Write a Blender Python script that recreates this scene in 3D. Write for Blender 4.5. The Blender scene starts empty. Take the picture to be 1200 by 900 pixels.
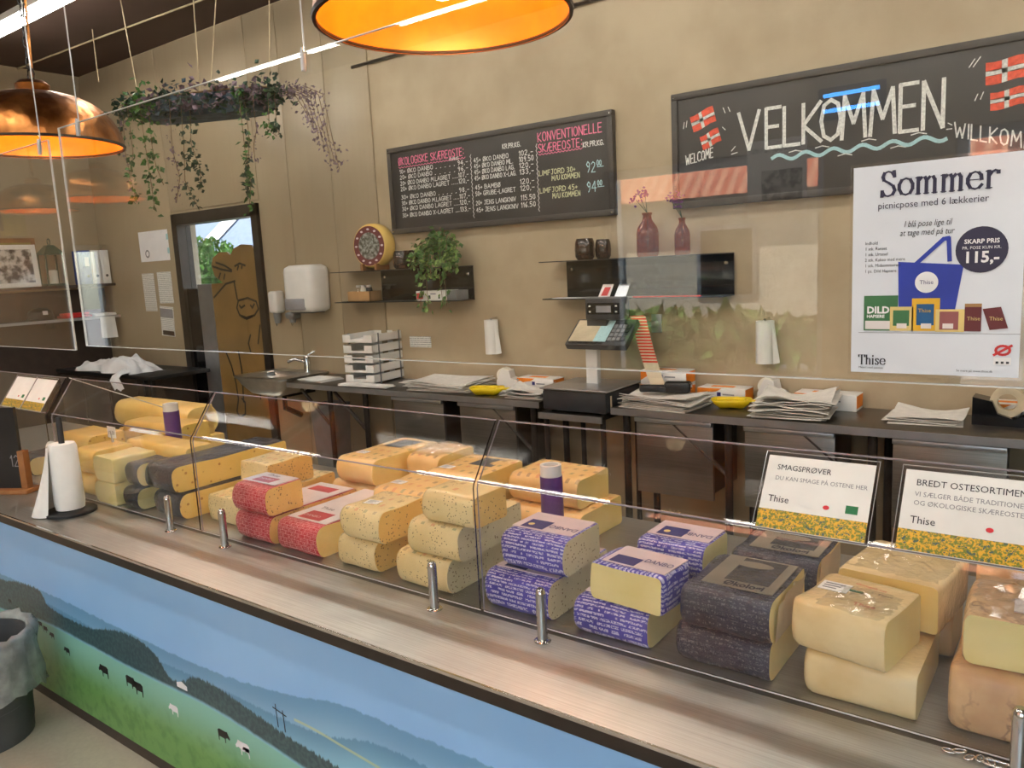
import bpy, bmesh, math, random
from mathutils import Vector, Matrix, Euler
random.seed(7)
scene = bpy.context.scene
COL = scene.collection
PI = math.pi

# ------------------------------------------------------------------ camera
cam_data = bpy.data.cameras.new('camera')
cam_data.sensor_width = 36.0
cam_data.sensor_fit = 'HORIZONTAL'
cam_data.lens = 925.0 / 1200.0 * 36.0
cam_data.clip_start = 0.02
cam = bpy.data.objects.new('camera', cam_data)
COL.objects.link(cam)
yaw, pitch, roll = math.radians(37.03), math.radians(8.68), math.radians(-2.89)
fwd = Vector((-math.sin(yaw) * math.cos(pitch), math.cos(yaw) * math.cos(pitch), -math.sin(pitch)))
rt0 = Vector((math.cos(yaw), math.sin(yaw), 0))
up0 = rt0.cross(fwd)
rt = math.cos(roll) * rt0 + math.sin(roll) * up0
up = -math.sin(roll) * rt0 + math.cos(roll) * up0
R3 = Matrix((rt, up, -fwd)).transposed()
cam.matrix_world = Matrix.Translation((0, 0, 1.70)) @ R3.to_4x4()
scene.camera = cam

# ------------------------------------------------------------------ world, sun, exposure
world = bpy.data.worlds.new('sky')
scene.world = world
world.use_nodes = True
wn = world.node_tree
wn.nodes.clear()
wo = wn.nodes.new('ShaderNodeOutputWorld')
wb = wn.nodes.new('ShaderNodeBackground')
ws = wn.nodes.new('ShaderNodeTexSky')
ws.sky_type = 'NISHITA'
ws.sun_disc = False
ws.sun_elevation = math.radians(52)
ws.sun_rotation = math.radians(100)
wb.inputs['Strength'].default_value = 0.80
wn.links.new(ws.outputs[0], wb.inputs[0])
wn.links.new(wb.outputs[0], wo.inputs[0])
sun_d = bpy.data.lights.new('sun_offscreen', 'SUN')
sun_d.energy = 26.0
sun_d.angle = 0.01
sun_d.color = (1.0, 0.93, 0.82)
sun = bpy.data.objects.new('sun_offscreen', sun_d)
sun.rotation_euler = Vector((0.45, -0.32, -0.83)).to_track_quat('-Z', 'Y').to_euler()
COL.objects.link(sun)
scene.view_settings.view_transform = 'Standard'
scene.view_settings.look = 'None'
scene.view_settings.exposure = 0.0
scene.view_settings.gamma = 1.0
scene.view_settings.use_curve_mapping = False
scene.cycles.transparent_max_bounces = 32
TUBE = 36.0       # emission of the fluorescent tubes
BULB = 125.0      # emission of the pendant bulbs

# ------------------------------------------------------------------ material helpers
def srgb(r, g, b):
    f = lambda c: (c / 255 / 12.92) if c / 255 <= 0.04045 else ((c / 255 + 0.055) / 1.055) ** 2.4
    return (f(r), f(g), f(b), 1.0)

class S:
    """socket wrapper with arithmetic"""
    def __init__(s, nt, sock): s.nt, s.k = nt, sock
    def _m(s, op, *a):
        n = s.nt.nodes.new('ShaderNodeMath'); n.operation = op
        for i, v in enumerate((s,) + a):
            if isinstance(v, S): s.nt.links.new(v.k, n.inputs[i])
            else: n.inputs[i].default_value = v
        return S(s.nt, n.outputs[0])
    def __add__(s, o): return s._m('ADD', o)
    def __sub__(s, o): return s._m('SUBTRACT', o)
    def __mul__(s, o): return s._m('MULTIPLY', o)
    def fract(s): return s._m('FRACT')
    def floor(s): return s._m('FLOOR')
    def gt(s, o): return s._m('GREATER_THAN', o)
    def lt(s, o): return s._m('LESS_THAN', o)
    def abs(s): return s._m('ABSOLUTE')
    def mod(s, o): return s._m('FLOORED_MODULO', o)
    def pow(s, o): return s._m('POWER', o)
    def step(s, a, b):
        n = s.nt.nodes.new('ShaderNodeMapRange'); n.interpolation_type = 'SMOOTHSTEP'
        s.nt.links.new(s.k, n.inputs[0]); n.inputs[1].default_value = a; n.inputs[2].default_value = b
        return S(s.nt, n.outputs[0])

class T:
    """a material under construction"""
    def __init__(t, name):
        t.m = bpy.data.materials.new(name); t.m.use_nodes = True
        t.nt = t.m.node_tree
        t.b = t.nt.nodes['Principled BSDF']
        t.out = t.nt.nodes['Material Output']
        tc = t.nt.nodes.new('ShaderNodeTexCoord'); t.co = tc.outputs['Object']
        sp = t.nt.nodes.new('ShaderNodeSeparateXYZ'); t.nt.links.new(t.co, sp.inputs[0])
        t.x, t.y, t.z = (S(t.nt, sp.outputs[i]) for i in range(3))
    def vec(t, x, y, z):
        n = t.nt.nodes.new('ShaderNodeCombineXYZ')
        for i, v in enumerate((x, y, z)):
            if isinstance(v, S): t.nt.links.new(v.k, n.inputs[i])
            else: n.inputs[i].default_value = v
        return n.outputs[0]
    def noise(t, scale, vec=None, detail=2.0, rough=0.5, color=False):
        n = t.nt.nodes.new('ShaderNodeTexNoise'); n.inputs['Scale'].default_value = scale
        n.inputs['Detail'].default_value = detail; n.inputs['Roughness'].default_value = rough
        t.nt.links.new(vec if vec is not None else t.co, n.inputs['Vector'])
        return S(t.nt, n.outputs['Color' if color else 'Fac'])
    def voro(t, scale, vec=None, rnd=1.0):
        n = t.nt.nodes.new('ShaderNodeTexVoronoi'); n.inputs['Scale'].default_value = scale
        n.inputs['Randomness'].default_value = rnd
        t.nt.links.new(vec if vec is not None else t.co, n.inputs['Vector'])
        return S(t.nt, n.outputs['Distance'])
    def mix(t, f, a, b):
        n = t.nt.nodes.new('ShaderNodeMix'); n.data_type = 'RGBA'
        for i, v in ((0, f), (6, a), (7, b)):
            if isinstance(v, S): t.nt.links.new(v.k, n.inputs[i])
            else: n.inputs[i].default_value = v
        return S(t.nt, n.outputs[2])
    def curve(t, f, pts):
        n = t.nt.nodes.new('ShaderNodeFloatCurve'); c = n.mapping.curves[0]
        t.nt.links.new(f.k, n.inputs['Value'])
        c.points[0].location = pts[0]; c.points[1].location = pts[-1]
        for p in pts[1:-1]: c.points.new(*p)
        n.mapping.update()
        return S(t.nt, n.outputs[0])
    def set(t, **kw):
        for k, v in kw.items():
            k = k.replace('_', ' ')
            if isinstance(v, S): t.nt.links.new(v.k, t.b.inputs[k])
            else: t.b.inputs[k].default_value = v
        return t
    def bump(t, h, strength=0.3, dist=0.01, coat=False):
        n = t.nt.nodes.new('ShaderNodeBump'); n.inputs['Strength'].default_value = strength
        n.inputs['Distance'].default_value = dist; t.nt.links.new(h.k, n.inputs['Height'])
        t.nt.links.new(n.outputs[0], t.b.inputs['Coat Normal' if coat else 'Normal'])
        return t

def pm(name, col, rough=0.5, metal=0.0, var=0.10, vs=12.0, bump=0.0, bs=60.0, coat=0.0, spec=0.5):
    t = T(name)
    c2 = tuple(max(0, c * (1 - var * 2)) for c in col[:3]) + (1,)
    c1 = tuple(min(1, c * (1 + var * .6)) for c in col[:3]) + (1,)
    t.set(Base_Color=t.mix(t.noise(vs, detail=4).step(.25, .75), c2, c1), Roughness=rough, Metallic=metal,
          Coat_Weight=coat, Coat_Roughness=0.12, Specular_IOR_Level=spec)
    if bump: t.bump(t.noise(bs, detail=5), bump, .004)
    return t.m

MAT = {}
def mats():
    M = MAT
    M['black'] = pm('black_satin', srgb(22, 22, 24), .45)
    M['black_gloss'] = pm('black_gloss', srgb(14, 14, 17), .12)
    M['dark_plastic'] = pm('dark_plastic', srgb(44, 45, 48), .5)
    M['grey_plastic'] = pm('grey_plastic', srgb(120, 122, 124), .5)
    M['white_plastic'] = pm('white_plastic', srgb(232, 230, 226), .35, var=.03)
    M['ivory'] = pm('ivory_plastic', srgb(226, 222, 208), .45, var=.03)
    M['paper'] = pm('white_paper', srgb(238, 237, 233), .8, var=.03)
    M['newsprint'] = pm('greaseproof_paper', srgb(226, 222, 214), .8, var=.06, vs=30)
    M['beige'] = pm('beige_paper', srgb(205, 190, 160), .8)
    M['card'] = pm('cardboard', srgb(170, 130, 85), .85)
    M['wood'] = pm('brown_wood', srgb(150, 100, 55), .55, var=.2, vs=8)
    M['shelfwood'] = pm('dark_shelf_board', srgb(62, 50, 42), .5, var=.1)
    M['darkframe'] = pm('dark_steel_frame', srgb(62, 56, 52), .38, .6)
    M['dark_frame_trim'] = pm('board_frame_black', srgb(52, 48, 46), .5)
    M['alu'] = pm('brushed_aluminium', srgb(190, 192, 196), .35, .9, var=.05)
    M['chrome'] = pm('chrome', srgb(205, 205, 205), .12, 1.0, var=.02)
    M['chalkboard'] = pm('chalkboard', srgb(40, 39, 41), .38, var=.25, vs=5)
    M['chalk'] = pm('white_chalk', srgb(232, 232, 226), .9, var=.15, vs=90)
    M['chalk_pink'] = pm('pink_chalk', srgb(240, 125, 160), .9, var=.12, vs=90)
    M['chalk_blue'] = pm('pale_blue_chalk', srgb(175, 215, 220), .9, var=.08, vs=90)
    M['chalk_yellow'] = pm('pale_yellow_chalk', srgb(208, 212, 170), .9, var=.15, vs=90)
    M['chalk_red'] = pm('red_chalk', srgb(225, 92, 70), .9, var=.14, vs=60)
    M['ink'] = pm('dark_ink', srgb(38, 36, 48), .7)
    M['ink_blue'] = pm('navy_ink', srgb(45, 42, 110), .7)
    M['ink_red'] = pm('red_ink', srgb(205, 50, 60), .7)
    M['ink_green'] = pm('green_ink', srgb(40, 120, 75), .7)
    M['ink_grey'] = pm('grey_ink', srgb(140, 140, 145), .7)
    M['ink_pale'] = pm('white_ink', srgb(240, 238, 240), .7, var=.03)
    M['orange'] = pm('orange_card', srgb(238, 135, 30), .6)
    M['yellow'] = pm('yellow_plastic', srgb(235, 205, 20), .35)
    M['red'] = pm('red_print', srgb(200, 45, 45), .5)
    M['blue'] = pm('blue_print', srgb(45, 75, 160), .5)
    M['poster_blue'] = pm('bag_blue', srgb(38, 58, 165), .5)
    M['poster_paper'] = pm('laminated_paper', srgb(226, 229, 238), .22, var=.02, coat=.4)
    M['navy'] = pm('badge_navy', srgb(42, 36, 66), .4)
    M['poster_green'] = pm('bag_green', srgb(60, 115, 70), .5)
    M['poster_yellow'] = pm('cheese_yellow', srgb(235, 180, 40), .5)
    M['poster_cream'] = pm('cheese_cream', srgb(232, 205, 130), .5)
    M['poster_brown'] = pm('box_maroon', srgb(105, 38, 42), .5)
    M['poster_mauve'] = pm('label_mauve', srgb(150, 85, 85), .5)
    M['poster_teal'] = pm('label_teal', srgb(20, 85, 135), .5)
    M['olive'] = pm('olive_sign', srgb(140, 130, 60), .5)
    M['leaf'] = pm('leaf_green', srgb(66, 112, 42), .5, var=.35, vs=18)
    M['leaf_light'] = pm('leaf_variegated', srgb(128, 160, 80), .5, var=.35, vs=40)
    M['leaf_dark'] = pm('leaf_dark', srgb(38, 66, 42), .55, var=.3, vs=18)
    M['mauve_leaf'] = pm('mauve_sprig', srgb(120, 100, 110), .7, var=.2)
    M['stem'] = pm('vine_stem', srgb(110, 85, 55), .7)
    M['twine'] = pm('twine', srgb(176, 160, 128), .8)
    M['basket'] = pm('woven_basket', srgb(66, 84, 96), .7, var=.35, vs=14)
    M['purple'] = pm('purple_flower', srgb(95, 45, 120), .6)
    M['purple_roll'] = pm('purple_film', srgb(98, 62, 130), .3)
    M['cloth'] = pm('white_cloth', srgb(225, 226, 228), .9, bump=.2, bs=120, var=.04)
    M['black_bin'] = pm('bin_plastic', srgb(82, 84, 84), .5)
    M['sink'] = pm('sink_steel', srgb(190, 188, 184), .3, 1.0)
    M['lantern'] = pm('lantern_green', srgb(55, 78, 62), .5)
    M['gold'] = pm('gold_cow_board', srgb(132, 104, 60), .3, var=.1, vs=4)
    M['house_wall'] = pm('house_plaster', srgb(225, 215, 195), .9)
    M['hedge'] = pm('hedge_leaves', srgb(85, 130, 50), .8, var=.4, vs=6, bump=1, bs=20)
    M['asphalt'] = pm('asphalt', srgb(130, 128, 125), .9)
    M['slate'] = pm('slate_roof', srgb(112, 128, 150), .7)
    # steel worktops: brushed along X
    for nm, c, r, sx in (('steel', (176, 174, 166), .40, 1), ('steel_dark', (120, 114, 106), .34, 1), ('drawer_steel', (150, 147, 142), .36, 1)):
        t = T('brushed_' + nm)
        br = t.noise(1.0, t.vec(t.x * 3.0, t.y * 260.0, t.z * 260.0), detail=3)
        bl = t.noise(5.0, detail=4)
        a = srgb(*c); b = tuple(v * .72 for v in a[:3]) + (1,)
        t.set(Base_Color=t.mix((br * .5 + bl * .5).step(.3, .7), b, a), Metallic=.95, Roughness=(bl * .18 + (r - .06)))
        t.bump(br, .05, .002)
        M[nm] = t.m
    # plaster wall
    t = T('tan_plaster')
    n1 = t.noise(1.4, detail=6, rough=.6); n2 = t.noise(22, detail=5)
    c = t.mix(n1.step(.3, .7), srgb(160, 142, 114), srgb(180, 163, 135))
    t.set(Base_Color=c, Roughness=.62); t.bump(t.noise(3.0, detail=8, rough=.6) * 1.0 + n2 * .10, .24, .03)
    M['wall'] = t.m
    t = T('tan_wall_sheet')
    st = t.noise(1.0, t.vec(t.x * 30, t.y * 30, t.z * .6), detail=3)
    t.set(Base_Color=t.mix((t.noise(1.1, detail=3) * .8 + st * .2).step(.3, .7), srgb(154, 137, 111), srgb(163, 147, 120)), Roughness=.4)
    t.bump(st, .05, .002)
    M['sheet'] = t.m
    M['ceiling'] = pm('dark_brown_ceiling', srgb(74, 54, 44), .7, var=.05, vs=3)
    t = T('brown_floor')
    t.set(Base_Color=t.mix((t.noise(2.2, detail=6) * .8 + t.noise(60, detail=2) * .2).step(.3, .7), srgb(172, 162, 142), srgb(200, 190, 168)), Roughness=.42)
    M['floor'] = t.m
    # glass: thin clear sheet, Schlick reflection on both faces
    def glass(name, tint, rough=0.0, f0=.04, dust=0.0):
        t = T(name); nt = t.nt
        g = nt.nodes.new('ShaderNodeNewGeometry')
        d = nt.nodes.new('ShaderNodeVectorMath'); d.operation = 'DOT_PRODUCT'
        nt.links.new(g.outputs['Normal'], d.inputs[0]); nt.links.new(g.outputs['Incoming'], d.inputs[1])
        cs = S(nt, d.outputs['Value']).abs()
        fr = (cs * -1.0 + 1.0).pow(5.0) * (1 - f0) + f0
        tr = nt.nodes.new('ShaderNodeBsdfTransparent'); tr.inputs[0].default_value = tint
        gl = nt.nodes.new('ShaderNodeBsdfGlossy'); gl.inputs['Roughness'].default_value = rough
        gl.inputs[0].default_value = (1, 1, 1, 1)
        mx = nt.nodes.new('ShaderNodeMixShader')
        nt.links.new(fr.k, mx.inputs[0]); nt.links.new(tr.outputs[0], mx.inputs[1]); nt.links.new(gl.outputs[0], mx.inputs[2])
        o = mx
        if dust:
            df = nt.nodes.new('ShaderNodeBsdfDiffuse'); df.inputs[0].default_value = (.8, .78, .75, 1)
            m2 = nt.nodes.new('ShaderNodeMixShader')
            sm = t.noise(1.0, t.vec(t.x * 9.0, t.y * 9.0, t.z * 40.0), detail=4).step(.45, .85) * dust
            nt.links.new(sm.k, m2.inputs[0]); nt.links.new(mx.outputs[0], m2.inputs[1]); nt.links.new(df.outputs[0], m2.inputs[2]); o = m2
        nt.links.new(o.outputs[0], t.out.inputs[0])
        return t.m
    M['glass'] = glass('clear_glass', (.985, .99, .985, 1), .0, .04)
    M['guard'] = glass('clear_acrylic', (.985, .985, .985, 1), .02, .032, .015)
    M['window_glass'] = glass('window_glass', (.97, .98, .98, 1))
    M['tinted'] = glass('tinted_door_glass', (.80, .82, .82, 1), 0, .05)
    M['sleeve'] = glass('acrylic_sleeve', (.97, .97, .97, 1), .05, .05)
    t = T('bin_bag_film'); t.set(Base_Color=srgb(186, 188, 184), Roughness=.25, Alpha=t.noise(14, detail=4).step(.3, .7) * .35 + .45); M['bag'] = t.m
    M['film'] = glass('clinging_film', (.93, .93, .92, 1), .2, .12, .12)
    M['amber'] = glass('amber_glass', srgb(208, 128, 36), .05, .05)
    M['smoke'] = glass('brown_ribbed_glass', srgb(120, 78, 45), .1, .08)
    def edge(name, col):
        t = T(name); t.set(Base_Color=col, Roughness=.1, Specular_IOR_Level=1.0, Coat_Weight=.5); return t.m
    M['edge'] = edge('pale_glass_edge', srgb(205, 206, 205))
    M['edge_dark'] = edge('dark_glass_edge', srgb(44, 34, 46))
    M['edge_mid'] = edge('grey_acrylic_edge', srgb(150, 142, 150))
    def emit(name, col, st):
        t = T(name); t.set(Base_Color=col, Emission_Color=col, Emission_Strength=st); return t.m
    M['tube'] = emit('fluorescent_tube', (1.0, .965, .90, 1), TUBE)
    M['bulb'] = emit('warm_bulb', (1.0, .72, .38, 1), BULB)
    M['blue_led'] = emit('blue_led_bar', (.05, .35, 1.0, 1), 16.0)
    t = T('hammered_copper')
    t.set(Base_Color=t.mix(t.noise(9, detail=4).step(.3, .7), srgb(120, 70, 32), srgb(196, 132, 74)), Metallic=1.0, Roughness=.33)
    t.bump(t.voro(26), .25, .01); M['copper'] = t.m
    M['copper_in'] = pm('orange_gilt_lining', srgb(232, 128, 20), .38, .25, var=.1, vs=10)
    M['rim'] = pm('lamp_rim', srgb(46, 32, 24), .5, .5)
    # cheese pastes
    def paste(name, ca, cb, speck=None, scale=60, thr=.23, hole=None):
        t = T(name)
        c = t.mix(t.noise(9, detail=3).step(.3, .7), srgb(*ca), srgb(*cb))
        if speck:
            v = t.voro(scale); c = t.mix(v.lt(thr) * t.noise(11).gt(.40), c, srgb(*speck))
        if hole:
            v = t.voro(36); c = t.mix(v.step(.24, .15), c, srgb(*hole))
            t.bump(v.step(.12, .24), .5, .004)
        else: t.bump(t.noise(45, detail=4), .18, .004)
        t.set(Base_Color=c, Roughness=.42, Subsurface_Weight=.12, Subsurface_Radius=(.02, .012, .005), Subsurface_Scale=.3,
              Coat_Weight=.25, Coat_Roughness=.25)
        M[name] = t.m
    paste('paste_plain', (238, 205, 122), (244, 216, 140))
    paste('paste_pale', (232, 212, 140), (238, 222, 158))
    paste('paste_caraway', (232, 186, 100), (240, 200, 118), (128, 88, 44), 92, .21)
    paste('paste_caraway_pale', (222, 206, 158), (230, 216, 172), (140, 108, 66), 92, .21)
    paste('paste_holes', (242, 202, 98), (247, 212, 116), None, hole=(196, 136, 40))
    # rinds
    def rind(name, ca, cb, speck=None, dots=False, coat=.5, wr=.35):
        t = T(name)
        c = t.mix(t.noise(6, detail=4).step(.3, .72), srgb(*ca), srgb(*cb))
        if speck:
            v = t.voro(120); c = t.mix(v.lt(.25) * t.noise(17).gt(.50) * .75, c, srgb(*speck))
        if name == 'rind_brown':
            c = t.mix((t.noise(7, detail=5, rough=.6) - .5).abs().step(.03, .0) * t.noise(5).step(.45, .6) * .7, c, srgb(120, 78, 50))
        if dots:
            u = (t.x * 26.0 + (t.y * 18.0).floor() * .5); w = t.y * 18.0
            cell = ((u.fract() - .5).abs().lt(.17)) * ((w.fract() - .5).abs().lt(.18)) * t.z.gt(dots)
            pick = t.noise(1.0, t.vec(u.floor() * 3.7, w.floor() * 5.1, 1.0), detail=0)
            cc = t.mix(pick.gt(.53), t.mix(pick.gt(.44), srgb(95, 120, 80), srgb(215, 120, 90)), srgb(120, 90, 70))
            c = t.mix(cell * .5, c, cc)
        t.set(Base_Color=c, Roughness=.5, Coat_Weight=coat, Coat_Roughness=.14)
        t.bump(t.noise(26, detail=5, rough=.6), .22, .006)
        t.bump(t.noise(14, detail=5, rough=.65), wr, .012, coat=True)
        M[name] = t.m
    rind('rind_orange', (234, 186, 112), (244, 206, 140), None, .085)
    rind('rind_caraway', (222, 196, 134), (236, 214, 158), (92, 66, 38), .092)
    rind('rind_cream', (222, 190, 128), (242, 220, 170), None, False, .8, 1.0)
    rind('rind_brown', (196, 148, 98), (236, 200, 146), None, False, .8, 1.0)
    rind('rind_yellow', (232, 192, 96), (244, 208, 120))
    # printed wrappers: rows of small lettering
    def wrap(name, base, base2, ink, rf, cf, brick=False, coat=.6, wr=.35, thr=.5, rough=.3, inkf=.82):
        t = T(name)
        v = t.z + t.y; u = t.x
        rr = (v * rf).fract(); rid = (v * rf).floor()
        band = rr.gt(.26) * rr.lt(.84)
        word = t.noise(1.0, t.vec(u * (cf * .16), rid * 7.31, 0.0), detail=1).gt(.40)
        let = t.noise(1.0, t.vec(u * cf, v * (rf * 3.2), rid * 3.1), detail=2).gt(thr)
        k = band * word * let
        if brick:
            k = (k * .55 + rr.lt(.13) + ((u * (rf * .42) + rid.mod(2.0) * .5).fract()).lt(.07))._m('MINIMUM', 1.0)
        b = t.mix(t.noise(7, detail=3).step(.3, .7), srgb(*base), srgb(*base2))
        t.set(Base_Color=t.mix(k * inkf, b, srgb(*ink)), Roughness=.4, Coat_Weight=coat * .4, Coat_Roughness=.08, Specular_IOR_Level=.25)
        t.bump(t.noise(17, detail=5, rough=.62), wr, .012 if wr < .7 else .03, coat=True)
        M[name] = t.m
    wrap('wrap_red', (156, 6, 26), (188, 20, 38), (240, 176, 176), 78, 340, True, thr=.52, inkf=.7)
    wrap('wrap_blue', (52, 46, 140), (78, 72, 170), (214, 212, 236), 84, 300, False, thr=.47)
    wrap('wrap_navy', (8, 11, 36), (18, 22, 52), (150, 152, 150), 80, 260, False, 1.7, .9, .55, .35, .32)
    wrap('wrap_plainnavy', (9, 11, 22), (24, 27, 42), (60, 64, 80), 40, 60, False, 1.9, 1.0, .6, .3)
    M['lab_white'] = pm('wrapper_white', srgb(232, 222, 220), .35, coat=.4, var=.05)
    M['lab_pink'] = pm('wrapper_pinkwhite', srgb(222, 204, 208), .35, coat=.4, var=.06)
    M['lab_red'] = pm('wrapper_red', srgb(196, 38, 52), .35, coat=.4)
    M['lab_taupe'] = pm('wrapper_taupe', srgb(132, 124, 108), .4, coat=.5)
    M['lab_grey'] = pm('wrapper_grey', srgb(92, 94, 96), .4, coat=.5)
    t = T('meadow_flower_print')
    n = t.noise(240, detail=2)
    f = t.mix(n.step(.42, .56), srgb(120, 130, 50), srgb(232, 178, 50))
    f = t.mix(t.noise(120, detail=2).gt(.62), f, srgb(80, 100, 90))
    t.set(Base_Color=t.mix((t.z * 1.0 + t.noise(30) * .02).gt(10.), f, f), Roughness=.3, Coat_Weight=.4); M['flowers'] = t.m
    t = T('striped_label_ribbon')
    t.set(Base_Color=t.mix((t.z * 62.0).fract().lt(.62) * t.z.gt(.125), srgb(226, 214, 186), srgb(222, 62, 42)), Roughness=.6); M['ribbon'] = t.m
    t = T('small_print_paper')
    rr = (t.z * 75.0).fract(); k = rr.gt(.35) * rr.lt(.72) * t.noise(1.0, t.vec(t.x * 120, (t.z * 75.).floor() * 9., 0.), detail=2).gt(.45)
    t.set(Base_Color=t.mix(k * .7, srgb(232, 232, 228), srgb(70, 70, 75)), Roughness=.7); M['print'] = t.m
    t = T('red_pantile_roof')
    rp = (t.x * 4.5).fract() - .5; rq = (t.y * 3.2).fract()
    t.set(Base_Color=t.mix(rp.abs().step(.12, .45), srgb(214, 120, 84), srgb(238, 168, 130)), Roughness=.8); M['tiles'] = t.m
    # landscape mural: a flat print
    t = T('landscape_mural_print')
    def cv(pts): return t.curve((t.x + 5.6) * (1 / 7.0), [((px + 5.6) / 7.0, pz) for px, pz in pts])
    jag = t.noise(1.0, t.vec(t.x * 22, 0., 3.), detail=6, rough=.7) - .5
    jag2 = t.noise(1.0, t.vec(t.x * 60, 0., 8.), detail=6, rough=.8) - .5
    z = t.z
    c = t.mix(t.noise(2.5, detail=3).step(.3, .7), srgb(138, 188, 238), srgb(146, 194, 242))
    hill = cv([(-5.6, .52), (-3.75, .485), (-3.25, .495), (-2.73, .487), (-2.15, .49), (-1.77, .53), (-1.55, .568), (-1.33, .57), (-1.09, .575), (-.5, .55), (1.4, .6)])
    fh = (hill + jag * .035 - z).step(-.002, .004)
    c = t.mix(fh, c, t.mix((hill - z).step(.0, .15), srgb(104, 156, 198), srgb(152, 202, 228)))
    h2 = cv([(-5.6, .44), (-3.4, .45), (-2.7, .43), (-2.2, .44), (-1.7, .445), (-1.4, .50), (-1.1, .49), (-.5, .5), (1.4, .5)])
    c = t.mix((h2 + jag2 * .05 - z).step(-.002, .004) * .8, c, t.mix((h2 - z).step(.0, .10), srgb(84, 138, 178), srgb(136, 196, 218)))
    rd = cv([(-5.6, .1), (-2.0, .44), (-1.75, .454), (-1.55, .44), (-1.37, .425), (-1.0, .40), (1.4, .3)])
    c = t.mix((z - rd).abs().step(.006, .002) * (t.x + 1.78).gt(0.) * .8, c, srgb(190, 205, 160))
    tb = cv([(-5.6, .30), (-3.67, .318), (-3.41, .352), (-3.01, .352), (-2.7, .347), (-2.48, .35), (-2.22, .353), (-1.96, .332), (-1.8, .315), (-1.5, .28), (-1.0, .2), (1.4, .05)])
    fld = t.mix((tb - z).step(.0, .20), srgb(136, 196, 180), srgb(112, 164, 88))
    fld = t.mix(t.noise(26, detail=4).step(.4, .7) * (tb - z).step(.06, .2) * .5, fld, srgb(64, 116, 52))
    c = t.mix((tb - z).step(-.004, .008), c, fld)
    tt = cv([(-5.6, .45), (-3.75, .46), (-3.6, .482), (-3.38, .49), (-3.34, .44), (-3.0, .428), (-2.85, .458), (-2.67, .478), (-2.5, .44), (-2.42, .385), (-2.36, .40), (-2.25, .44), (-1.99, .414), (-1.79, .386), (-1.6, .37), (-1.3, .3), (1.4, .1)])
    tr = (tt + jag2 * .085 - z).step(-.002, .003) * (z - tb + jag * .012).step(-.002, .012)
    tc = t.mix(t.noise(70, detail=4).step(.35, .7), srgb(34, 58, 66), srgb(62, 92, 92))
    c = t.mix(tr * .95, c, tc)
    t.set(Base_Color=c, Roughness=.35, Coat_Weight=.15, Coat_Roughness=.25); M['mural'] = t.m
    t = T('lake_photo_print')
    c = t.mix(t.z.step(-.01, .02), srgb(150, 140, 90), srgb(70, 72, 60))
    c = t.mix(t.noise(40, detail=4).step(.4, .65), c, srgb(160, 165, 160)); t.set(Base_Color=c, Roughness=.3); M['lake'] = t.m
    t = T('mono_photo_print')
    t.set(Base_Color=t.mix(t.noise(16, detail=5).step(.38, .62), srgb(46, 44, 46), srgb(200, 196, 190)), Roughness=.2, Coat_Weight=.5); M['photo'] = t.m
mats()
M = MAT

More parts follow.
